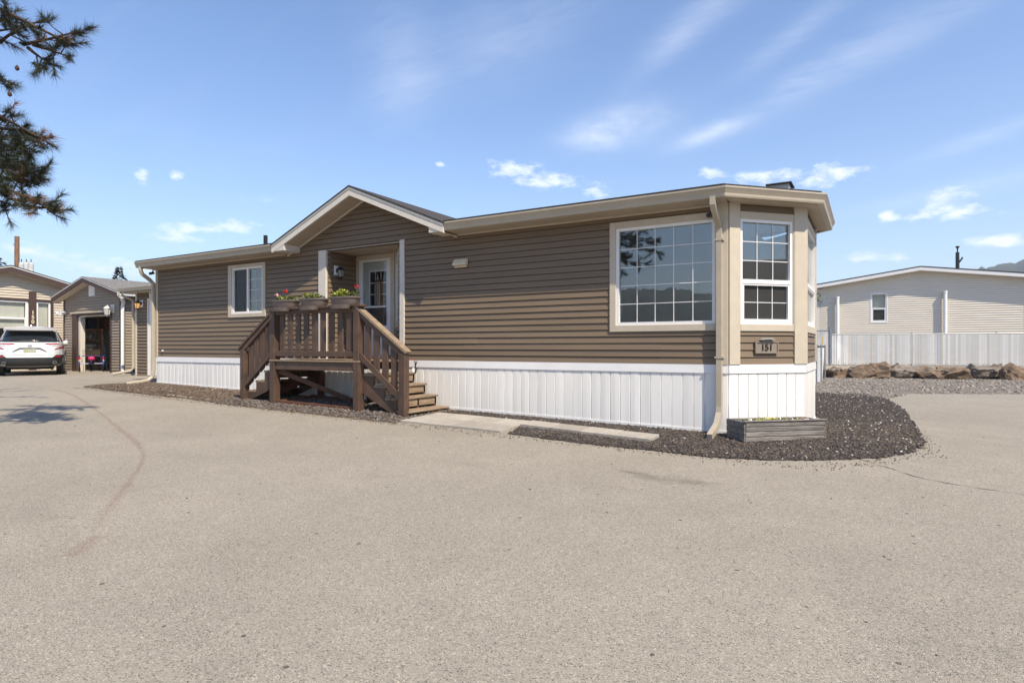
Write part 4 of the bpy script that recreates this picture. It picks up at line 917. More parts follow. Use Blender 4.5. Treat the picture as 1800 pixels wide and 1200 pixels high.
for sg in (-1, 1):
    ex = gc + sg * 2.50; pk, ez = 3.90, 3.90 - 2.5 * .27
    MB().hexa([(gc, 2.55, pk - .02), (ex, 2.55, ez - .02), (ex, 9.2, ez - .02), (gc, 9.2, pk - .02)][::sg], [(gc, 2.55, pk + .015), (ex, 2.55, ez + .015), (ex, 9.2, ez + .015), (gc, 9.2, pk + .015)][::sg]).done('roof', SHG, gar)
    for nm, y0, y1, t0, t1, m in (('rake_fascia', 2.565, 2.60, .045, .20, BRN), ('drip_edge', 2.55, 2.60, .021, .044, mat('drip_white', (.6, .6, .58), .4, .05, 4)), ('rake_soffit', 2.60, 2.90, .19, .205, SOF)):
        P4 = [(gc, pk - t0), (ex, ez - t0), (ex, ez - t1), (gc, pk - t1)]; MB().prism(P4 if sg < 0 else P4[::-1], 1, y0, y1).done(nm, m, gar)
MB().tube([(-21.38, 2.60, 3.12), (-21.38, 2.70, 3.02), (-21.58, 2.86, 2.86), (-21.64, 2.86, 2.7), (-21.64, 2.86, .62), (-21.55, 2.8, .45), (-20.9, 2.5, .36)], .045, 8, sq=(.05, .06), rot0=R(22.5)).done('downspout', WHITE, gar)
gutter([(-21.40, 2.56), (-21.40, 8.0)][::1], parent=gar, m=WHITE, z=3.09, sc=.9)
WHM = mat('white_metal', (.68, .67, .65), .4, .05, 5); LGW = mat('lantern_clear', (.5, .48, .42), .15, .1, 3)
lantern(gar, TG, -22.38, 2.66, WHM, WHM, LGW, 1.55)
fld = MB().tube([(-25.85, 2.86, 2.62), (-25.85, 2.74, 2.60)], .05, 8).done('flood_light', WHM, gar)
for dx in (-.13, .13): MB().tube([(-25.85 + dx * .5, 2.76, 2.62), (-25.85 + dx * 1.1, 2.58, 2.58)], [.05, .10], 10).done('lamp_head', WHM, fld)
bx('floor', gx0, gx1, 2.85, 9, .25, .296, CONC, gar)
# garage contents
WOODR = mat('shelf_pine', (.55, .32, .16), .7, .2, 6); NAVY = mat('bin_navy', (.035, .06, .10), .5, .1, 6); GREYP = mat('plastic_grey', (.32, .33, .34), .5, .1, 6)
sh = empty('shelf_unit', (-25.75, 3.6, .3), label='reddish wooden shelf unit inside the garage', category='shelf unit')
for z in (.85, 1.50, 1.94): bx('shelf', -25.92, -25.55, 3.08, 4.05, z, z + .045, WOODR, sh)
for y in (3.06, 4.02): bx('upright', -25.60, -25.54, y, y + .07, .3, 2.0, WOODR, sh); bx('upright', -25.92, -25.86, y, y + .07, .3, 2.0, WOODR, sh)
def box_item(nm, x0, x1, y0, y1, z0, z1, m, label, cat, lid=None, group=None):
    t = empty(nm, ((x0 + x1) / 2, (y0 + y1) / 2, z0), label=label, category=cat, group=group)
    MB().hexa([(x0 + .02, y0 + .02, z0), (x1 - .02, y0 + .02, z0), (x1 - .02, y1 - .02, z0), (x0 + .02, y1 - .02, z0)], [(x0, y0, z1), (x1, y0, z1), (x1, y1, z1), (x0, y1, z1)]).done('body', m, t)
    bx('lid', x0 - .015, x1 + .015, y0 - .015, y1 + .015, z1 + .001, z1 + .04, lid or m, t, .008); return t
box_item('storage_bin', -25.9, -25.58, 3.52, 3.86, 1.987, 2.34, NAVY, 'dark blue storage bin on the top garage shelf', 'storage bin')
box_item('cardboard_box', -25.9, -25.6, 3.22, 3.46, 1.987, 2.22, mat('box_blue', (.20, .33, .50), .6, .5, 9, col2=(.6, .55, .5)), 'pale blue printed box on the top garage shelf', 'box')
for i, (y, m_, lb) in enumerate(((3.24, mat('jar_amber', (.35, .2, .05), .3, .2, 9), 'amber jar on the lower garage shelf'), (3.38, WHM, 'first white bottle on the lower garage shelf'), (3.50, mat('jar_yellow', (.5, .38, .08), .4, .2, 9), 'yellow can on the lower garage shelf'), (3.64, WHM, 'second white bottle on the lower garage shelf'), (3.78, GREYP, 'grey bottle on the lower garage shelf'))):
    t = empty('bottle', (-25.65, y, 1.547), label=lb, category='bottle', group='bottles on the garage shelf')
    MB().lathe([(.045, 0), (.048, .02), (.048, .15), (.02, .19), (.02, .21)], 10, (-25.65, y, 1.547)).done('body', m_, t); MB().lathe([(.025, .211), (.025, .235)], 8, (-25.65, y, 1.547)).done('cap', DARKM, t)
tub = empty('laundry_tub', (-25.7, 3.6, .9), label='white tub on a crate under the garage shelf', category='tub')
MB().lathe([(.10, 0), (.13, .02), (.16, .24), (.18, .25), (.16, .27)], 12, (-25.7, 3.62, 1.10)).done('tub', WHM, tub); bx('crate', -25.9, -25.56, 3.3, 3.95, .90, 1.098, WOODR, tub)
lad = empty('ladder', (-25.5, 4.15, .3), label='grey ladder leaning beside the garage shelves', category='ladder')
for y in (4.14, 4.40): beam('rail', (-25.35, y, .3), (-25.80, y, 1.95), .05, .07, GREYP, lad)
for i in range(5): q = .15 + i * .18; beam('rung', (-25.35 - .45 * q, 4.14, .3 + 1.65 * q), (-25.35 - .45 * q, 4.40, .3 + 1.65 * q), .03, .03, GREYP, lad)
box_item('cardboard_box', -25.92, -25.5, 4.10, 4.7, 1.98, 2.40, mat('box_brown', (.20, .09, .055), .7, .2, 5), 'large red brown box resting high beside the garage shelf', 'box')
box_item('storage_cabinet', -25.92, -25.55, 4.5, 5.2, .3, 1.6, mat('cabinet_dark', (.05, .055, .065), .5, .1, 5), 'dark storage cabinet beyond the ladder in the garage', 'cabinet')
pile = empty('tool_pile', (-25.0, 4.2, .3), label='heap of silver tubes and hoses beside the tricycle', category='tools')
for i in range(7): MB().tube([(-25.0 + rnd.uniform(-.1, .1), 4.0 + rnd.uniform(-.1, .2), .32 + i * .09), (-24.7 + rnd.uniform(0, .1), 4.4 + rnd.uniform(0, .2), .36 + i * .1 + rnd.uniform(-.1, .15))], .03, 6).done('tube', GREYP if i % 2 else DARKM, pile)
# tricycle, parked nose inward
BLU = mat('trike_blue', (.02, .04, .22), .3, .1, 5, coat=.5); RUB = mat('rubber', (.018, .018, .019), .8, .2, 12); CHR = mat('chrome', (.6, .6, .6), .2, .05, 5, metal=1.); PINK = mat('pink_bag', (.62, .03, .16), .6, .15, 10); ORG = mat('orange_plastic', (.65, .20, .03), .5, .1, 10)
tri = empty('tricycle', (-24.22, 3.03, .300), R(66), label='blue adult tricycle with pink bag parked in the garage doorway', category='tricycle')
LOCAL[0] = True
def wheel(nm, x, y, z, r, par, tw=.022, spokes=10, w=None):
    a = [(x, y + r * math.cos(6.2832 * i / 28), z + r * math.sin(6.2832 * i / 28)) for i in range(29)]
    o = MB().tube(a, tw, 6, caps=False).done(nm, RUB, par)
    b = [(x, y + (r - .035) * math.cos(6.2832 * i / 28), z + (r - .035) * math.sin(6.2832 * i / 28)) for i in range(29)]
    MB().tube(b, .014, 5, caps=False).done('rim', GREYP, o)
    sp = MB()
    for i in range(spokes): q = 6.2832 * i / spokes; sp.tube([(x, y, z), (x, y + (r - .03) * math.cos(q), z + (r - .03) * math.sin(q))], .003, 3)
    sp.tube([(x - .03, y, z), (x + .03, y, z)], .02, 8); sp.done('spokes', GREYP, o); return o
for sx in (-.38, .38):
    wheel('wheel', sx, 0, .305, .30, tri)
    fd = [(sx, .33 * math.cos(q), .305 + .33 * math.sin(q)) for q in [R(a_) for a_ in range(20, 200, 15)]]
    MB().tube(fd, .03, 5, sq=(.025, .004), rot0=R(45)).done('fender', BLU, tri); MB().tube([(sx, -.30, .52), (sx, -.33, .51)], .045, 8).done('reflector', PETR, tri)
    MB().tube([(sx, -.31, .44), (sx, -.325, .435)], .03, 8).done('reflector', WHM, tri)
wheel('wheel', 0, 1.25, .305, .30, tri)
fr_ = MB().tube([(-.36, 0, .305), (.36, 0, .305)], .018, 6).tube([(0, 0, .32), (0, .35, .40), (0, .95, .52), (0, 1.08, .78)], .022, 6).tube([(0, .35, .40), (0, .28, .82)], .018, 6).tube([(0, 1.05, .72), (-.05, 1.22, .32)], .016, 6).tube([(0, 1.05, .72), (.05, 1.22, .32)], .016, 6).tube([(-.3, 0, .31), (-.3, .02, .60), (.3, .02, .60), (.3, 0, .31)], .012, 6)
fr_.done('frame', BLU, tri)
MB().tube([(0, .28, .80), (0, .27, .90)], .014, 6).done('seat_post', CHR, tri)
MB().add([(-.11, .12, .90), (.11, .12, .90), (.03, .42, .91), (-.03, .42, .91), (-.12, .10, .96), (.12, .10, .96), (.03, .43, .95), (-.03, .43, .95)], [(0, 3, 2, 1), (4, 5, 6, 7), (0, 1, 5, 4), (1, 2, 6, 5), (2, 3, 7, 6), (3, 0, 4, 7)]).done('seat', DARKM, tri)
MB().tube([(0, 1.06, .74), (0, .98, 1.0), (-.16, .94, 1.04), (-.28, .80, 1.10), (-.32, .66, 1.09)], .013, 6).tube([(0, .98, 1.0), (.16, .94, 1.04), (.28, .80, 1.10), (.32, .66, 1.09)], .013, 6).done('handlebar', CHR, tri)
bk = MB()
for i in range(9): bk.tube([(-.26 + i * .065, -.22, .62), (-.28 + i * .07, -.24, .84)], .004, 4).tube([(-.26 + i * .065, .14, .62), (-.28 + i * .07, .16, .84)], .004, 4)
for z in (.62, .70, .77, .84): q = .26 + (z - .62) * .1; bk.tube([(-q, -.22, z), (q, -.22, z), (q, .16, z), (-q, .16, z), (-q, -.22, z)], .005, 4)
bk.done('basket', mat('basket_brown', (.12, .085, .055), .7, .2, 9), tri)
MB().tube([(.02, .55 + .09 * math.cos(R(a_)), .33 + .09 * math.sin(R(a_))) for a_ in range(0, 361, 30)], .01, 5, caps=False).done('chainring', CHR, tri)
LOCAL[0] = False
bag = smooth_by_angle(MB().lathe([(.03, 0), (.16, .03), (.20, .09), (.15, .15), (.05, .17)], 12, (-24.0, 2.93, .72), .6, .6).done('helmet', PINK, label='bright pink helmet hanging on the tricycle basket', category='helmet'), 60)

# ------------------------------------------------------------------ house 150
h15 = empty('house_150', (-30, 1, .3), label='tan gabled house with chocolate trim numbered 150', category='house')
h15.name = 'neighbour_house'
HX = -28.; TH = frame((HX, 0), (0, 1), (1, 0)); pkY, pkZ, sl_ = 1.72, 4.47, .255
hops = [(-.9, 2.44, 1.35, 3.22), (2.44, 2.70, .2, 3.50), (2.70, 3.3, 1.35, 3.22)]
merged_siding(h15, TH, -3.5, 4.9, .3, 4.3, hops, CREAM, lim=lambda z: (pkY - (pkZ - .22 - z) / sl_, pkY + (pkZ - .22 - z) / sl_))
w_ = MB(); core(w_, TH, -3.5, 4.9, .25, 3.5, [(-.9, 2.4, 1.4, 3.15), (2.75, 3.2, 1.4, 3.15)]); w_.done('wall', INT, h15)
MB().prism([(-3.5, 3.4), (4.9, 3.4), (4.9, 3.5), (pkY, 4.2), (-3.5, 3.2)], 0, HX - .1, HX - .012).done('gable_wall', INT, h15)
bx('room_back', HX - 1.6, HX - 1.5, -3.5, 4.9, .25, 3.5, mat('room_dim', (.22, .21, .19), .8, .1, 3), h15)
for a, b, z0, z1 in ((2.44, 2.70, .3, 3.52), (3.22, 3.31, .3, 3.25), (-.95, 2.43, 3.12, 3.22), (2.71, 3.21, 3.12, 3.22)): MB().box(a, b, -.02, .05, z0, z1, .006, T=TH).done('trim_board', BRN, h15)
BLIND = mat('roller_blind', (.60, .56, .47), .8, .04, 4)
w1 = window(h15, TH, -.9, 2.40, 1.4, 3.115, rail=2.42, fw=.06, glass=GLASSB, screen=GLASSB); MB().box(-.82, 2.33, -.11, -.10, 2.0, 3.06, T=TH).done('blind', BLIND, w1)
w2 = window(h15, TH, 2.72, 3.20, 1.4, 3.115, fw=.05, glass=GLASSB); MB().box(2.77, 3.15, -.11, -.10, 2.02, 3.06, T=TH).done('blind', BLIND, w2)
for i, ch in enumerate('150'): text('numeral', ch, .21, mat('numeral_cream', (.72, .66, .45), .5, .05, 9), h15, TH(2.57, .055, 2.66 - i * .19), (R(90), 0, R(90)), .006, bold=.003)
for sg in (-1, 1):
    e = pkY + sg * 3.6; ez = pkZ - 3.6 * sl_
    MB().hexa([(HX + .42, pkY, pkZ - .01), (HX + .42, e, ez - .01), (HX - 9, e, ez - .01), (HX - 9, pkY, pkZ - .01)][::-sg], [(HX + .42, pkY, pkZ + .03), (HX + .42, e, ez + .03), (HX - 9, e, ez + .03), (HX - 9, pkY, pkZ + .03)][::-sg]).done('roof', SHING, h15)
    for nm, x0, x1, t0, t1, m in (('rake_fascia', .36, .40, .05, .24, BRN), ('drip_edge', .36, .415, .012, .049, MATS['drip_white']), ('rake_soffit', .0, .36, .22, .235, SOF)):
        P4 = [(pkY, pkZ - t0), (e, ez - t0), (e, ez - t1), (pkY, pkZ - t1)]; MB().prism(P4, 0, HX + x0, HX + x1).done(nm, m, h15)

# ------------------------------------------------------------------ white SUV
PAINT = mat('car_white', (.74, .74, .735), .28, .02, 2, coat=1.); BLK = mat('car_black_trim', (.018, .018, .019), .55, .15, 8); CGL = mat('car_glass', (.02, .025, .03), .05, .1, 3); TLR = mat('tail_red', (.35, .008, .012), .15, .1, 6, coat=.6); TLC = mat('tail_clear', (.55, .53, .52), .15, .1, 6, coat=.6); SILV = mat('badge_silver', (.35, .35, .36), .25, .05, 6, metal=1.)
suv = empty('suv', (-22.05, .19, .30), 0, label='white SUV parked with its rear to the viewer beside the garage', category='car')
suv.rotation_euler = (0, 0, math.atan2(.46, -1.189) - R(90) - R(2))
LOCAL[0] = True
ZT = [(.30, .10, .80), (.36, .03, .90), (.45, .0, .935), (.62, .0, .95), (.72, .02, .95), (.80, .05, .94), (.95, .10, .935), (1.06, .13, .92), (1.10, .17, .90), (1.16, .25, .865), (1.30, .36, .81), (1.45, .48, .74), (1.52, .45, .70), (1.58, .42, .64), (1.635, .55, .50), (1.655, .80, .30)]
FT = [(.30, 4.50), (.45, 4.72), (.70, 4.74), (.90, 4.66), (1.0, 4.4), (1.06, 3.75), (1.12, 3.40), (1.30, 3.05), (1.50, 2.6), (1.60, 2.2), (1.655, 1.9)]
def itp(tab, z, k):
    for p, q in zip(tab[:-1], tab[1:]):
        if z <= q[0]: f = (z - p[0]) / (q[0] - p[0]); return p[k] + (q[k] - p[k]) * max(0, f)
    return tab[-1][k]
NE = 5.
def rear_y(x, z, off=0.):
    w = itp(ZT, z, 2); r = itp(ZT, z, 1); ym = 2.35
    return ym - (ym - r) * max(0., 1 - min(abs(x) / w, 1) ** NE) ** (1 / NE) - off
def outline(z, n=40):
    w, r, f = itp(ZT, z, 2), itp(ZT, z, 1), itp(FT, z, 1); o = []; ym = 2.35
    for i in range(n):
        a = 6.2832 * i / n; ca, sa = math.cos(a), math.sin(a); ex = 2 / NE
        x = w * math.copysign(abs(ca) ** ex, ca); y = ym + math.copysign(abs(sa) ** ex, sa) * ((f - ym) if sa > 0 else (ym - r)); o.append((x, y, z))
    return o
zl = [.30, .36, .45, .55, .62, .72, .80, .88, .95, 1.02, 1.06, 1.10, 1.16, 1.23, 1.30, 1.38, 1.45, 1.52, 1.58, 1.635, 1.655]
def shell(zs, m, nm, cap0=True, cap1=True):
    v_ = []; f_ = []
    for z in zs: v_ += outline(z)
    for i in range(len(zs) - 1):
        for j in range(40): f_.append((i * 40 + j, i * 40 + (j + 1) % 40, (i + 1) * 40 + (j + 1) % 40, (i + 1) * 40 + j))
    if cap0: f_.append(tuple(range(40))[::-1])
    if cap1: f_.append(tuple(range((len(zs) - 1) * 40, len(zs) * 40)))
    return smooth_by_angle(me(nm, v_, f_, m, suv), 35)
body = shell(zl, PAINT, 'body')
def patch(nm, pts_fn, nx, nz, m, par, off=.008, flip=False):
    v_ = []; f_ = []
    for j in range(nz + 1):
        for i in range(nx + 1):
            x, z = pts_fn(i / nx, j / nz); v_.append((x, rear_y(x, z, off), z))
    for j in range(nz):
        for i in range(nx): f_.append((j * (nx + 1) + i, j * (nx + 1) + i + 1, (j + 1) * (nx + 1) + i + 1, (j + 1) * (nx + 1) + i))
    return smooth_by_angle(me(nm, v_, f_, m, par), 60)
lerp = lambda a, b, q: a + (b - a) * q
patch('rear_bumper', lambda u, v: (lerp(-.97, .97, u) * (.955 if v < .2 else .945), lerp(.31, .60 - .06 * (abs(u - .5) < .33) * 0 + .09 * max(0, abs(u - .5) - .40) / .1 * 0, v)), 30, 5, BLK, suv, .018)
for sx in (-1, 1):
    patch('bumper_corner', lambda u, v: (sx * lerp(.58, .90, u), lerp(.585, .585 + .10 * min(1, u * 3), v)), 8, 2, BLK, suv, .014)
    patch('reflector', lambda u, v: (sx * lerp(.66, .84, u), lerp(.61, .66, v)), 4, 1, TLR, suv, .022)
    # tail lights: red blade above, red wedge below, clear middle
    patch('tail_light', lambda u, v: (sx * lerp(.40, .90, u), lerp(1.035 + .0 * u, 1.075, v)), 8, 1, TLR, suv, .012)
    patch('tail_light', lambda u, v: (sx * lerp(.48, .87, u), lerp(lerp(1.03, .96, min(1, u * 1.6)), 1.034, v)), 8, 2, TLC, suv, .012)
    patch('tail_light', lambda u, v: (sx * lerp(.66, .90, u), lerp(lerp(.87, .91, u), lerp(.90, .975, u), v)), 6, 2, TLR, suv, .016)
    patch('tail_light', lambda u, v: (sx * lerp(.865, .905, u), lerp(.91, 1.036, v)), 2, 3, TLR, suv, .016)
    MB().tube([(sx * .66, -.03, .43), (sx * .66, .12, .43)], .052, 14).done('exhaust', CHR, suv); MB().tube([(sx * .66, -.034, .43), (sx * .66, -.028, .43)], .040, 14).done('exhaust_bore', DARKM, suv)
    for yw in (.98, 3.73):
        tw = MB().tube([(sx * .92, yw, .34), (sx * .69, yw, .34)], .345, 28).done('wheel', RUB, suv); MB().tube([(sx * .925, yw, .34), (sx * .918, yw, .34)], .24, 20).done('rim', SILV, tw)
        ar = [(sx * .945, yw + .40 * math.cos(R(a_)), .36 + .40 * math.sin(R(a_))) for a_ in range(-5, 190, 13)]
        MB().tube(ar, .03, 6).done('wheel_arch', BLK, suv)
patch('rear_window', lambda u, v: (lerp(-1, 1, u) * lerp(.80, .66, v), lerp(1.125, 1.46, v)), 20, 6, CGL, suv, .012)
patch('window_surround', lambda u, v: (lerp(-1, 1, u) * lerp(.87, .715, v), lerp(1.105, 1.49, v)), 20, 6, BLK, suv, .006)
sp_ = MB(); 
for i in range(12):
    x0, x1 = -.68 + 1.36 * i / 12, -.68 + 1.36 * (i + 1) / 12; c_ = lambda x: .05 * (x / .68) ** 2
    sp_.hexa([(x0, .25 + c_(x0), 1.50 - .5 * c_(x0)), (x1, .25 + c_(x1), 1.50 - .5 * c_(x1)), (x1, .7, 1.52), (x0, .7, 1.52)], [(x0, .22 + c_(x0), 1.585 - c_(x0)), (x1, .22 + c_(x1), 1.585 - c_(x1)), (x1, .7, 1.65 - c_(x1)), (x0, .7, 1.65 - c_(x0))])
sp_.done('spoiler', PAINT, suv); bx('spoiler_lip', -.62, .62, .235, .30, 1.47, 1.50, BLK, suv)
MB().tube([(-.32, .20, 1.135), (-.05, .205, 1.14), (.08, .215, 1.135)], .014, 6).done('wiper', BLK, suv)
pr_ = MB().prism([(-.46, .80), (-.27, .93), (.27, .93), (.46, .80), (.42, .79), (.25, .905), (-.25, .905), (-.42, .79)], 1, .035, .075).done('plate_recess', mat('recess_grey', (.18, .175, .17), .5, .1, 6), suv)
bx('number_plate', -.17, .17, .022, .05, .765, .885, mat('plate_blurred', (.34, .37, .18), .5, .25, 4, col2=(.42, .42, .38)), suv)
patch('tailgate_seam', lambda u, v: (lerp(-.80, .80, u), lerp(.685, .695, v)), 16, 1, MATS['recess_grey'], suv, .004)
for sx in (-1, 1): patch('tailgate_seam', lambda u, v: (sx * lerp(.795, .805, u), lerp(.69, .96, v)), 1, 6, MATS['recess_grey'], suv, .004)
# emblem: ring with a calliper-like mark
MB().tube([(.062 * math.cos(R(a_)), .082, 1.01 + .05 * math.sin(R(a_))) for a_ in range(0, 361, 20)], .007, 5, caps=False).done('emblem', SILV, suv)
MB().tube([(-.035, .08, .975), (-.006, .08, 1.045), (.006, .08, 1.045), (.035, .08, .975)], .007, 5).tube([(-.02, .08, 1.0), (.02, .08, 1.0)], .006, 5).done('emblem', SILV, suv)
BTX = mat('badge_text', (.10, .10, .10), .3, .05, 6)
text('badge', 'ADVANCE', .055, BTX, suv, (.66, rear_y(.66, .84, .012), .84), (R(90), 0, R(6)), .003); text('badge', 'SH-AWD', .055, BTX, suv, (.67, rear_y(.67, .76, .012), .76), (R(90), 0, R(6)), .003)
text('badge', 'ACURA', .05, BTX, suv, (-.66, rear_y(-.66, .76, .012), .76), (R(90), 0, R(-6)), .003)
for sx in (-1, 1):
    v_ = []; 
    for z, y0, y1 in ((1.12, .75, 3.25), (1.44, .95, 2.6)):
        for k in range(9):
            y = lerp(y0, y1, k / 8); w = itp(ZT, z, 2); r_, f_2 = itp(ZT, z, 1), itp(FT, z, 1); s_ = (2.35 - y) / (2.35 - r_) if y < 2.35 else (y - 2.35) / (f_2 - 2.35)
            v_.append((sx * (w * max(0, 1 - min(.999, s_) ** NE) ** (1 / NE) + .006), y, z))
    me('side_window', v_, [(k, k + 1, 10 + k, 9 + k)[::sx] for k in range(8)], CGL, suv)
    MB().tube([(sx * .86, 3.1, 1.1), (sx * 1.0, 3.12, 1.12)], [.05, .10], 8).done('mirror', PAINT, suv)
bx('underbody', -.62, .62, .5, 4.2, .20, .31, BLK, suv, .02); bx('muffler', -.12, .30, .25, .55, .20, .33, BLK, suv, .03)
MB().hexa([(-.02, 1.05, 1.64), (.02, 1.05, 1.64), (.02, 1.3, 1.64), (-.02, 1.3, 1.64)], [(-.006, 1.08, 1.71), (.006, 1.08, 1.71), (.006, 1.14, 1.71), (-.006, 1.14, 1.71)]).done('antenna_fin', PAINT, suv)
LOCAL[0] = False

# ------------------------------------------------------------------ neighbour on the right, fences, boulders
nb_ = empty('cream_house', (3.8, 28, .6), label='cream sided house with low gable behind the white fence', category='house')
NY = 25.7; TN = frame((0, NY), (1, 0), (0, -1)); pX = 3.77
CRM = mat('siding_ivory', (.70, .635, .53), .6, .04, 3, bump=.08, bscale=50, stretch=(.3, .3, 3))
merged_siding(nb_, TN, -.58, 8.2, .3, 4.9, [(1.74, 2.46, 2.44, 3.90)], CRM, lim=lambda z: (pX - (4.84 - z) / .142, pX + (4.84 - z) / .142), P=.026)
w_ = MB(); core(w_, TN, -.58, 8.2, .3, 4.2, [(1.8, 2.4, 2.5, 3.84)]); w_.box(-.58, -.48, NY + .1, NY + 12, .3, 4.2); w_.done('wall', INT, nb_)
MB().prism([(-.58, 4.18), (8.2, 4.18), (pX, 4.80)], 1, NY + .012, NY + .1).done('gable_wall', INT, nb_)
bx('corner_board', -.62, -.52, NY - .03, NY + .05, .3, 4.22, WHITE, nb_)
window(nb_, TN, 1.78, 2.42, 2.48, 3.86, rail=3.13, fw=.05, glass=GLASSB, screen=GLASSD, casing=(.04, .04, .04, .04, .03), cm=WHITE)
bx('room_back', -.4, 8, NY + 1.5, NY + 1.6, .3, 4.1, MATS['room_dim'], nb_); MB().box(1.8, 2.4, -.14, -.13, 3.13, 3.84, T=TN).done('blind', BLIND, nb_)
for sg in (-1, 1):
    e = pX + sg * 4.75; pk = 5.02; ez = pk - 4.75 * .142
    MB().hexa([(pX, NY - .42, pk - .01), (e, NY - .42, ez - .01), (e, NY + 13, ez - .01), (pX, NY + 13, pk - .01)][::sg], [(pX, NY - .42, pk + .035), (e, NY - .42, ez + .035), (e, NY + 13, ez + .035), (pX, NY + 13, pk + .035)][::sg]).done('roof', SHING, nb_)
    for nm, y0, y1, t0, t1, m in (('rake_fascia', NY - .41, NY - .37, .011, .165, WHITE), ('rake_soffit', NY - .37, NY, .155, .17, WHITE)):
        P4 = [(pX, pk - t0), (e, ez - t0), (e, ez - t1), (pX, pk - t1)]; MB().prism(P4 if sg < 0 else P4[::-1], 1, y0, y1).done(nm, m, nb_)
for x, zt in ((.33, 3.72), (4.74, 3.80), (8.05, 4.0)):
    MB().tube([(x, NY - .16, .6), (x, NY - .16, zt)], .075, 10).tube([(x, NY - .16, zt - .02), (x, NY - .16, zt + .05)], .09, 10).done('vent_stack', WHITE, nb_)
# slatted chain link fence
GALV = mat('galvanised', (.30, .31, .32), .45, .15, 12, metal=.6); SLAT = mat('slat_white', (.66, .66, .64), .5, .05, 4, island=.2); SLATW = mat('slat_wire', (.42, .43, .43), .5, .1, 8, metal=.3)
def slat_fence(A, B, z0f, h, label, posts, nm='slat_fence', wire=True, second=None):
    A, B = Vector(A), Vector(B); L = (B - A).length; u = (B - A) / L; T = frame(A, u, (u.y, -u.x))
    f = empty(nm, (*((A + B) / 2), z0f((A + B) / 2)), label=label, category='fence')
    sl = MB(); n = int(L / .088)
    for i in range(n):
        s = (i + .5) * L / n; q = A + u * s; z = z0f(q); w = .031
        sl.box(s - w, s + w, -.006 + .004 * (i % 2), .006 + .004 * (i % 2), z + .02 + rnd.uniform(0, .05), z + h - .02 + rnd.uniform(-.008, .008), T=T)
    sl.done('slats', SLAT, f, kind='stuff')
    if wire:
        wr = MB(); k = int((L + h) / .085)
        for i in range(k):
            for sg in (1, -1):
                s0 = i * .085 - (h if sg > 0 else 0); a, b = (s0, s0 + h) if sg > 0 else (s0 + h, s0)
                za, zb_ = 0., h
                if min(a, b) < 0 or max(a, b) > L: continue
                pa, pb_ = A + u * a, A + u * b; wr.tube([T(a, .012, z0f(pa)), T(b, .012, z0f(pb_) + h)], .0035, 3)
        wr.done('wire_mesh', SLATW, f, kind='stuff')
    q = [A + u * (L * i / 12) for i in range(13)]
    MB().tube([(p.x, p.y, z0f(p) + h) for p in q], .021, 8).done('top_rail', GALV, f)
    for s in posts:
        p = A + u * s; MB().tube([(p.x, p.y + .03, z0f(p) - .1), (p.x, p.y + .03, z0f(p) + h + .06)], .03, 8).done('post', GALV, f)
    return f
zf_ = lambda p: .50
uF = (FB - FA).normalized()
slat_fence(FA, FA + uF * 13, zf_, 1.27, 'white slatted chain link fence along the top of the boulders', (2.9, 5.8, 8.7, 11.6))
slat_fence((-3.5, 19.25), (.27, 19.2), zf_, 1.42, 'taller white slatted fence section beside the bay end', (.8,), second=1)
gpost = MB().tube([(.31, 19.2, .3), (.31, 19.2, 2.05)], .045, 10).done('fence_post', GALV, label='thick grey post where the two white fences meet', category='post')
lw = empty('wire_fence', (.2, 14, 0), label='low grey chain link fence running back from the bay end', category='fence')
for y in (11.0, 13.2, 15.4, 17.6): MB().tube([(.22, y, -.05), (.22, y, 1.33)], .025, 8).done('post', GALV, lw)
MB().tube([(.22, 11, 1.29), (.22, 17.6, 1.29)], .02, 8).done('top_rail', GALV, lw)
wm_ = MB()
for i in range(78):
    for sg in (1, -1):
        a = 9.8 + i * .1; b = a + 1.25
        if a < 11 or b > 17.6: continue
        wm_.tube([(.2, a if sg > 0 else b, .02), (.2, b if sg > 0 else a, 1.28)], .004, 3)
wm_.done('wire_mesh', GALV, lw, kind='stuff')
stk = empty('marker_stake', (.1, 18.6, .1), label='leaning white marker stake with a yellow top by the fence', category='marker stake')
YEL = mat('marker_yellow', (.70, .42, .02), .6, .1, 8)
beam('stake', (-.06, 18.62, .12), (.03, 18.62, 1.12), .09, .02, mat('marker_white', (.6, .58, .52), .7, .1, 8), stk); beam('sleeve', (.03, 18.615, 1.12), (.08, 18.615, 1.66), .10, .028, YEL, stk)
beam('foot_band', (-.075, 18.615, .10), (-.068, 18.615, .20), .10, .03, YEL, stk); beam('mark', (.066, 18.597, 1.49), (.07, 18.597, 1.54), .05, .004, PETR, stk)
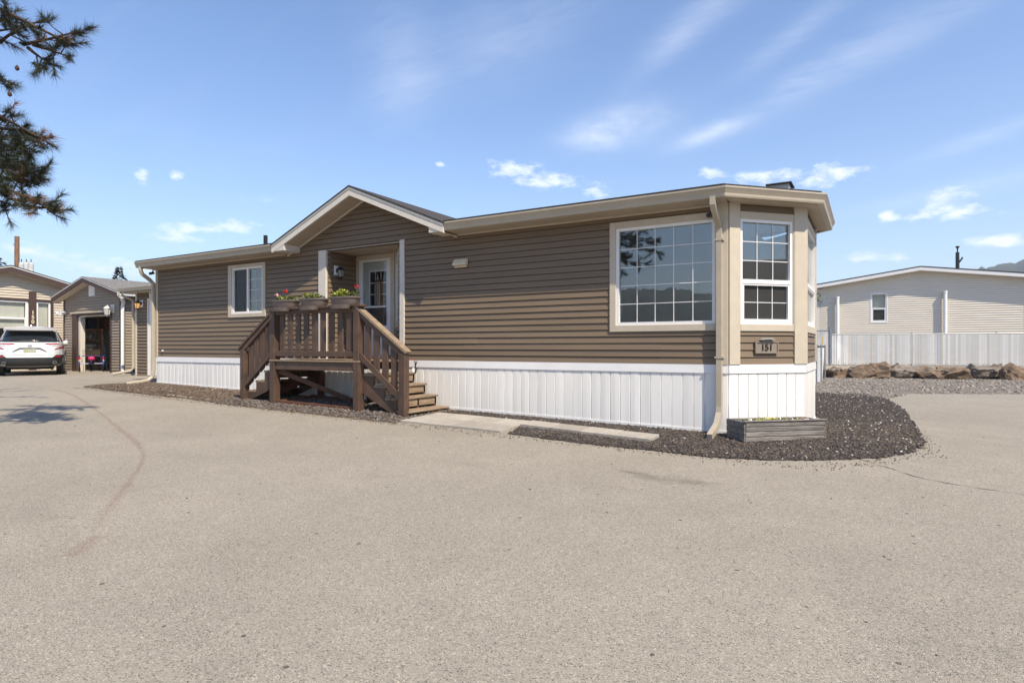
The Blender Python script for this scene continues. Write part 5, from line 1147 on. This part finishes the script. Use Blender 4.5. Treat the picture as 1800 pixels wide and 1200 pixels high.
# boulders
RKM = mat('boulder_tan', (.34, .235, .15), .95, .35, 3.2, bump=1., bscale=14, stretch=(1, 1, 3.2), col2=(.085, .06, .045), orand=.15, bdist=.06)
RKG = mat('boulder_grey', (.34, .28, .22), .95, .3, 3.2, bump=1., bscale=9, stretch=(1, 1, 3.2), col2=(.10, .085, .072), orand=.15, bdist=.06)
def boulder(x, y, w, d, h, rz, m, label, seed):
    bm = bmesh.new(); bmesh.ops.create_icosphere(bm, subdivisions=3, radius=1.); o_ = Vector((seed * 3.1, seed * 1.7, seed)); rs = random.Random(seed)
    pl = [(Vector((rs.gauss(0, 1), rs.gauss(0, 1), rs.gauss(0, .7))).normalized(), rs.uniform(.42, .8)) for _ in range(16)]
    for v_ in bm.verts:
        p = v_.co.copy()
        for n_, dd in pl:
            e = p.dot(n_) - dd
            if e > 0: p -= n_ * e
        p *= 1 + .22 * mnoise.noise(p * 2.2 + o_) + .12 * mnoise.noise(p * 5 + o_) + .06 * mnoise.noise(p * 11 + o_)
        p.z += .05 * math.sin(p.z * 14 + 3 * mnoise.noise(p + o_)); v_.co = (p.x * w / 1.5, p.y * d / 1.5, p.z * h / 1.4)
    dd = bpy.data.meshes.new('boulder'); bm.to_mesh(dd); bm.free(); dd.materials.append(m)
    o = bpy.data.objects.new('boulder', dd); link(o); o.location = (x, y, gz(x, y - .3) + h * .28); o.rotation_euler = (rs.uniform(-.12, .12), rs.uniform(-.15, .15), rz)
    return setp(o, label=label, category='boulder', group='boulders below the white fence')
ords = ['first', 'second', 'third', 'fourth', 'fifth', 'sixth', 'seventh', 'eighth', 'ninth', 'tenth', 'eleventh']
bl = [(.62, .95, .8, .55), (1.42, .95, .85, .58), (2.2, .85, .85, .62), (2.95, .9, .9, .66), (3.75, .95, .9, .64), (4.6, 1.05, .95, .64), (5.5, .95, .9, .68), (6.3, .9, .85, .62), (6.95, .8, .8, .5)]
for i, (x, w, d, h) in enumerate(bl): boulder(x - .15, fence_y(x) - 1.0 - (.25 if i in (4, 7) else .1 * (i % 3)), w * 1.1, d, h, rnd.uniform(-.5, .5), RKG if i in (3, 6) else RKM, f'{ords[i]} large boulder below the white fence counting from the bay end', 60 + i * 3)
for i, x in enumerate((1.05, 1.85, 2.6, 3.4, 4.2, 5.05, 5.9, 6.7)): boulder(x, fence_y(x) - .60, .65, .5, .46, rnd.uniform(-1, 1), RKG if i % 2 else RKM, f'{ords[i]} small boulder tucked behind the row against the fence foot', 90 + i)
boulder(7.55, fence_y(7.55) - 1.75, 1.45, .9, .58, .1, RKG, 'flat pale grey boulder lying in front of the row below the fence', 41)
boulder(8.75, fence_y(8.75) - 1.7, 1.5, 1., .62, .2, RKM, 'orange brown boulder beside the flat pale one', 42)
boulder(9.7, fence_y(9.7) - .9, 1.7, 1., .72, .2, RKM, 'broad brown boulder high at the far end of the row', 43)
boulder(7.2, fence_y(7.2) - .75, 1.1, .7, .5, .2, RKM, 'low brown boulder behind the flat pale one', 44); boulder(8.2, fence_y(8.2) - .7, 1.0, .7, .5, .4, RKG, 'low grey boulder against the fence behind the orange brown one', 45)
stones('rubble', [(rnd.uniform(.3, 10), 0, 0) for _ in range(1)] + [(x, fence_y(x) - rnd.uniform(.15, 1.5), gz(x, fence_y(x) - .6) + .03) for x in [rnd.uniform(.3, 11) for _ in range(260)]], .04, .14, RKG, .7, label='small rubble packed between the boulders')
straws('dry_grass', [(x, fence_y(x) - rnd.uniform(.1, .5), .46) for x in [rnd.uniform(.3, 11) for _ in range(500)]], .1, .3, .006, STRAW, label='dry grass tufts at the foot of the fence')

# ------------------------------------------------------------------ pine by the road, reaching into view
BARK = mat('pine_bark', (.10, .06, .04), .95, .4, 5, bump=1., bscale=14, stretch=(3, 3, .6), bdist=.03); NEED = mat('pine_needles', (.042, .050, .022), .6, .3, 2, island=.5); NEEDB = mat('pine_needles_dead', (.24, .125, .055), .8, .25, 2, island=.4); CONE = mat('pine_cone', (.09, .05, .03), .9, .3, 30)
pine = empty('pine_tree', (-9.2, -8.2, 0), label='tall long needled pine whose branches hang into view above the driveway', category='tree')
px0, py0 = -9.2, -8.2
MB().tube([(px0, py0, -.6), (px0 + .03, py0, 2), (px0 - .05, py0 + .05, 5), (px0 + .05, py0, 9), (px0, py0 + .05, 14.6)], [.30, .25, .21, .13, .03], 12).done('trunk', BARK, pine)
tufts = []; limbs = MB()
def curve(a, b, sag, n=7):
    a, b = Vector(a), Vector(b); w = Vector((rnd.uniform(-.1, .1), rnd.uniform(-.1, .1), 0)) * (b - a).length
    return [a.lerp(b, i / n) + (Vector((0, 0, -sag)) + w) * math.sin(math.pi * i / n) for i in range(n + 1)]
def limb(a, b, sag, r, dens=1., start=.3, dead=.1, nt=None):
    P_ = curve(a, b, sag); limbs.tube(P_, [r * (1 - .85 * i / 7) + .004 for i in range(8)], 6)
    L = (Vector(b) - Vector(a)).length; n = nt or max(3, int(L * 3.0 * dens)); d0 = (Vector(b) - Vector(a)).normalized()
    for i in range(n):
        q = start + (1 - start) * (i + rnd.random() * .5) / n; k = min(6, int(q * 7)); p = P_[k].lerp(P_[k + 1], q * 7 - k)
        sd = (d0 * rnd.uniform(.2, .8) + Vector((rnd.gauss(0, .6), rnd.gauss(0, .6), rnd.gauss(-.05, .4)))).normalized(); l = rnd.uniform(.15, .42) * (1.25 - q * .5)
        e = p + sd * l; mid = p.lerp(e, .5) + Vector((0, 0, -.03)); limbs.tube([p, mid, e], [.009, .007, .005], 4, caps=False)
        dd = rnd.random() < dead * .6
        tufts.append((e, (e - mid).normalized(), dd)); 
        if rnd.random() < .7: tufts.append((mid, (sd + Vector((rnd.gauss(0, .5), rnd.gauss(0, .5), .3))).normalized(), dd))
    tufts.append((Vector(b), d0, False))
# limbs that come into the frame, then the rest of the crown
limb((px0, py0, 6.6), (-7.32, -5.00, 5.21), -.1, .06, 1.7, .55, .12)
limb((-8.27, -5.45, 5.29), (-7.54, -5.25, 5.49), .02, .02, 3.2, .35, 0.05)
limb((-8.01, -5.29, 5.27), (-7.14, -5.02, 5.34), .02, .02, 3.2, .35, 0.1)
limb((-7.88, -5.22, 5.26), (-7.26, -5.08, 5.01), .02, .02, 3.2, .35, 0.1)
limb((-8.40, -5.53, 5.33), (-7.89, -5.46, 5.60), .02, .02, 3.2, .35, 0.3)
limb((-8.46, -5.56, 5.41), (-7.83, -5.42, 5.38), .02, .02, 3.2, .35, 0.5)
limb((-7.94, -5.26, 5.22), (-7.48, -5.22, 4.95), .02, .02, 3.2, .35, 0.1)
limb((px0, py0, 6.0), (-7.94, -5.37, 4.67), .1, .04, .6, .86, .7, nt=4)
limb((px0, py0, 5.4), (-7.51, -5.12, 3.87), -.1, .05, 1.5, .62, .35)
limb((-8.33, -5.49, 4.16), (-7.70, -5.35, 4.11), .02, .02, 3.4, .3, 0.4)
limb((-8.20, -5.41, 4.04), (-7.51, -5.23, 3.97), .02, .02, 3.4, .3, 0.6)
limb((-8.46, -5.56, 4.23), (-7.93, -5.48, 4.31), .02, .02, 3.4, .3, 0.1)
limb((-8.27, -5.45, 3.97), (-7.64, -5.31, 3.81), .02, .02, 3.4, .3, 0.2)
limb((px0, py0, 4.9), (-7.69, -5.23, 3.48), -.05, .05, 1.7, .6, .1)
limb((-8.53, -5.60, 3.82), (-7.89, -5.46, 3.81), .02, .02, 3.6, .2, 0)
limb((-8.53, -5.60, 3.66), (-7.86, -5.44, 3.60), .02, .02, 3.6, .2, 0)
limb((-8.46, -5.56, 3.74), (-7.77, -5.38, 3.64), .02, .02, 3.6, .2, 0.1)
limb((-8.27, -5.45, 3.51), (-7.64, -5.31, 3.38), .02, .02, 3.6, .2, 0.1)
limb((-8.40, -5.53, 3.44), (-7.56, -5.26, 3.54), .02, .02, 3.6, .2, 0.1)
limb((-8.53, -5.60, 3.97), (-7.96, -5.50, 3.97), .02, .02, 3.6, .2, 0)
limb((px0, py0, 4.5), (-7.51, -5.12, 3.02), .0, .05, 1.6, .62, .45)
limb((-8.40, -5.53, 3.28), (-7.86, -5.44, 3.07), .02, .02, 3.4, .25, 0.05)
limb((-8.14, -5.37, 3.21), (-7.64, -5.31, 3.15), .02, .02, 3.4, .25, 0.2)
limb((-8.01, -5.29, 3.13), (-7.42, -5.18, 3.07), .02, .02, 3.4, .25, 0.7)
limb((-8.46, -5.56, 3.36), (-7.93, -5.48, 3.27), .02, .02, 3.4, .25, 0.05)
limb((px0, py0, 6.4), (-4.0, -8.6, 4.75), -.1, .06, 2.2, .35)
limb((px0, py0, 5.9), (-4.9, -9.0, 4.1), -.1, .05, 2.2, .4)
limb((-6.4, -8.6, 5.1), (-4.6, -8.4, 4.0), .05, .03, 2.4, .2)
limb((-6.6, -8.8, 4.9), (-5.3, -8.6, 3.4), .1, .03, 2.4, .2)
limb((px0, py0, 6.8), (-4.4, -9.4, 5.2), -.2, .05, 2.0, .3)
limb((-5.8, -8.8, 4.9), (-3.6, -8.5, 4.4), .05, .03, 2.4, .2)
for i in range(9):
    z_ = 3.5 + i * .2; limb((px0 + .8, py0, z_ + 1.3), (-3.7 - rnd.uniform(0, 1.6), -8.6 + rnd.uniform(-.6, .5), z_), rnd.uniform(-.1, .2), .04, 2.0, .45, .08)
for i in range(46):
    q = i / 45; z = 6.2 + q * 8.0; a = i * 2.4 + rnd.uniform(-.3, .3); r = (3.9 * (1 - q) ** .7 + .5) * rnd.uniform(.75, 1.1)
    if z < 8.8 and -1.0 < math.atan2(math.sin(a), math.cos(a)) < 2.0: r *= .5
    limb((px0, py0, z), (px0 + r * math.cos(a), py0 + r * math.sin(a), z + rnd.uniform(-.5, .5)), -.15, .05 * (1 - q) + .015, 1.3, .3, .05)
limbs.done('limb', BARK, pine)
def needle_mesh(name, T_, m, per=62):
    n = len(T_); P_ = np.array([t[0] for t in T_]); D = np.array([t[1] for t in T_])
    rd = nr.normal(size=(n, per, 3)); rd /= np.linalg.norm(rd, axis=2, keepdims=True)
    d = D[:, None, :] * .8 + rd * .72; d /= np.linalg.norm(d, axis=2, keepdims=True)
    ln = nr.uniform(.09, .17, (n, per, 1)); b = P_[:, None, :] - D[:, None, :] * nr.uniform(0, .12, (n, per, 1))
    sd = np.cross(d, nr.normal(size=(n, per, 3))); sd /= np.linalg.norm(sd, axis=2, keepdims=True); w = .0027
    tip = b + d * ln; tip[..., 2] -= .012
    V = np.stack([b - sd * w, b + sd * w, tip], 2).reshape(-1, 3); Fi = np.arange(len(V)).reshape(-1, 3)
    return np_mesh(name, V, Fi, m, pine)
needle_mesh('crown', [t for t in tufts if not t[2]], NEED, 80); needle_mesh('dead_needles', [t for t in tufts if t[2]], NEEDB, 55)
for x, y, z in ((-7.97, -5.45, 4.60), (-7.60, -5.23, 3.60), (-7.89, -5.40, 4.94), (-7.51, -5.17, 4.05)): MB().lathe([(.006, 0), (.024, .015), (.028, .035), (.016, .06), (.004, .075)], 8, (x, y, z - .09)).done('pine_cone', CONE, pine)

def spruce(x, y, z0, h, r, label, m, seed, n=900):
    rs = random.Random(seed); t = empty('conifer_tree', (x, y, z0), label=label, category='tree')
    MB().tube([(x, y, z0), (x, y, z0 + h * .95)], [h * .022, .01], 7).done('trunk', BARK, t); vs = []; fs = []
    for i in range(n):
        q = rs.random() ** .75; z = z0 + h * (.12 + .88 * q); rr = r * (1 - q) ** .85 * (.75 + .35 * math.sin(q * 46)) + .05; a = rs.uniform(0, 6.283); k = rs.uniform(.35, 1.05) * rr
        p = Vector((x + k * math.cos(a), y + k * math.sin(a), z - .25 * k)); d = Vector((math.cos(a + rs.gauss(0, .4)), math.sin(a + rs.gauss(0, .4)), rs.gauss(-.15, .3))).normalized(); sd = d.cross(Vector((rs.gauss(0, .6), rs.gauss(0, .6), 1))).normalized(); l = h * rs.uniform(.05, .10) * (1.15 - .8 * q); w = l * .28; b = len(vs)
        vs += [p - sd * w * .4, p + sd * w * .4, p + d * l * .6 + sd * w, p + d * l, p + d * l * .6 - sd * w]; fs += [(b, b + 1, b + 2), (b, b + 2, b + 3), (b, b + 3, b + 4)]
    me('crown', vs, fs, m, t)
SPR = mat('spruce_green', (.045, .060, .035), .8, .3, 1, island=.5)
spruce(-54.5, 10.2, .3, 8.6, 3.2, 'dark round topped conifer behind the roof of the house numbered 150', SPR, 3, 1600)
spruce(-46.2, 15.05, .3, 6.9, 1.7, 'small pointed spruce tip above the garage roof', SPR, 5)
spruce(-2, -34, -.5, 8, 2.4, 'green spruce across the road mirrored in the large window', SPR, 6); spruce(2.5, -30, -.5, 5.5, 2.2, 'shorter green spruce across the road mirrored in the large window', SPR, 8); spruce(-7, -38, -.5, 7, 2.0, 'slim green spruce across the road mirrored in the large window', SPR, 9)
bush = empty('leafy_shrub', (-1.0, 24.3, .5), label='leafy green shrub at the corner of the cream house', category='shrub')
MB().tube([(-1.1, 24.3, .4), (-1.0, 24.3, 2.2), (-.8, 24.2, 3.6)], [.05, .04, .015], 6).done('stem', BARK, bush)
leaves('foliage', 160, -1.0, 24.3, 1.0, .35, .35, 2.4, .16, LEAFG, bush); leaves('foliage', 60, -.62, 24.2, 3.3, .35, .3, .55, .15, LEAFG, bush)
dkp = bx('privacy_panel', -2.6, -.75, 25.2, 25.28, .5, 3.6, DARKM, None, .01, label='dark panel beside the corner of the cream house', category='panel')

# utility poles
POLEW = mat('pole_wood', (.23, .13, .075), .9, .3, 4, bump=.6, bscale=18, stretch=(4, 4, .5)); CAN = mat('can_grey', (.50, .51, .50), .4, .15, 5)
up1 = empty('utility_pole', (-52.7, 11.2, .3), label='brown wooden pole with grey transformer cans behind the house numbered 150', category='utility pole')
MB().tube([(-52.7, 11.2, 0), (-52.7, 11.2, 9.45)], [.19, .15], 10).done('shaft', POLEW, up1)
for i, (dx, dy) in enumerate(((.42, .12), (.70, .32), (.98, .5))):
    MB().tube([(-52.7 + dx, 11.2 + dy, 5.9), (-52.7 + dx, 11.2 + dy, 7.4), (-52.7 + dx, 11.2 + dy, 7.5)], [.17, .17, .13], 12).done('transformer_can', CAN, up1); MB().tube([(-52.7 + dx, 11.2 + dy, 7.5), (-52.7 + dx, 11.2 + dy, 7.75)], .03, 6).done('bushing', BRN, up1)
MB().tube([(-52.7, 11.2, 8.9), (-52.95, 11.05, 8.85)], .03, 6).done('bracket', GALV, up1)
up2 = empty('lamp_pole', (9.17, 65, .5), label='dark pole with a short arm above the roof of the cream house', category='utility pole')
MB().tube([(9.17, 65, 0), (9.17, 65, 10.6)], [.2, .16], 8).done('shaft', DARKM, up2); MB().tube([(9.17, 65, 9.4), (9.55, 65, 10.0), (9.55, 65, 10.1)], .08, 6).done('arm', DARKM, up2); MB().tube([(9.17, 65, 10.6), (9.17, 65, 10.95), (9.17, 65, 11.2)], [.06, .06, .2], 8).done('insulator', DARKM, up2)

# house off to the side, mirrored in the bay windows
rh = empty('side_house', (13.5, 0, 0), label='tan house standing off to the side, mirrored in the bay windows', category='house')
merged_siding(rh, frame((12, 8), (0, -1), (-1, 0)), 0, 13, .2, 3.3, [(3, 4.2, 1.4, 2.6)], CREAM); bx('wall', 12.02, 16, -5, 8, -.2, 3.3, INT, rh)
MB().prism([(11.6, 3.3), (16.4, 3.3), (14, 4.3)], 1, -5.3, 8.3).done('roof', SHG, rh); window(rh, frame((12, 8), (0, -1), (-1, 0)), 3, 4.2, 1.4, 2.6, slide=(1, 1), casing=(.08, .08, .08, .08, .03), cm=WHITE)

# ------------------------------------------------------------------ distant wooded hills and haze
def hills():
    n = 1500; rings = [(1150, 0.), (1250, .3), (1400, .7), (1550, 1.), (1700, .97), (1950, .2)]
    vs = []; fs = []
    YAW = R(30.5)
    for i in range(n):
        a = 2 * math.pi * i / n - math.pi            # azimuth from +Y, clockwise
        d = math.degrees(math.atan2(math.sin(a + YAW), math.cos(a + YAW)))   # degrees off the view axis, right positive
        e = .030 + .020 * mnoise.noise((math.cos(a) * 3, math.sin(a) * 3, 2.)) + .012 * mnoise.noise((math.cos(a) * 9, math.sin(a) * 9, 5.))
        e = e * (1 - sst(28, 37, d) * (1 - sst(75, 95, d))) + (.098 + .05 * (d - 36.5) / 16) * sst(28, 36.5, d) * (1 - sst(60, 95, d))
        e += .06 * sst(100, 125, abs(d))
        for r, f in rings:
            h = e * 1550 * f
            if f > .2: h += 9 * mnoise.noise((math.cos(a) * 130, math.sin(a) * 130, r * .01)) + 5 * rnd.random()
            vs.append((1.7 + r * math.sin(a), -9 + r * math.cos(a), h - 3 * (f == 0)))
    k = len(rings)
    for i in range(n):
        j = (i + 1) % n
        for q in range(k - 1): fs.append((i * k + q, j * k + q, j * k + q + 1, i * k + q + 1))
    me('hills', vs, fs, mat('forest_far', (.045, .06, .035), .95, .4, .02, bump=0.), kind='structure', smooth=True)
hills()
hzm = bpy.data.materials.new('haze_air'); hzm.use_nodes = True; ht = hzm.node_tree; ht.nodes.clear()
pvn = N(ht, 'ShaderNodeVolumePrincipled', i_Density=3.0e-4, i_Anisotropy=.3); pvn.inputs['Color'].default_value = (.86, .90, .96, 1); ho = N(ht, 'ShaderNodeOutputMaterial'); lk(ht, pvn.outputs[0], ho.inputs['Volume'])
bx('haze', -2400, 2400, -2400, 2400, -3, 215, hzm, kind='stuff', label='thin summer haze')
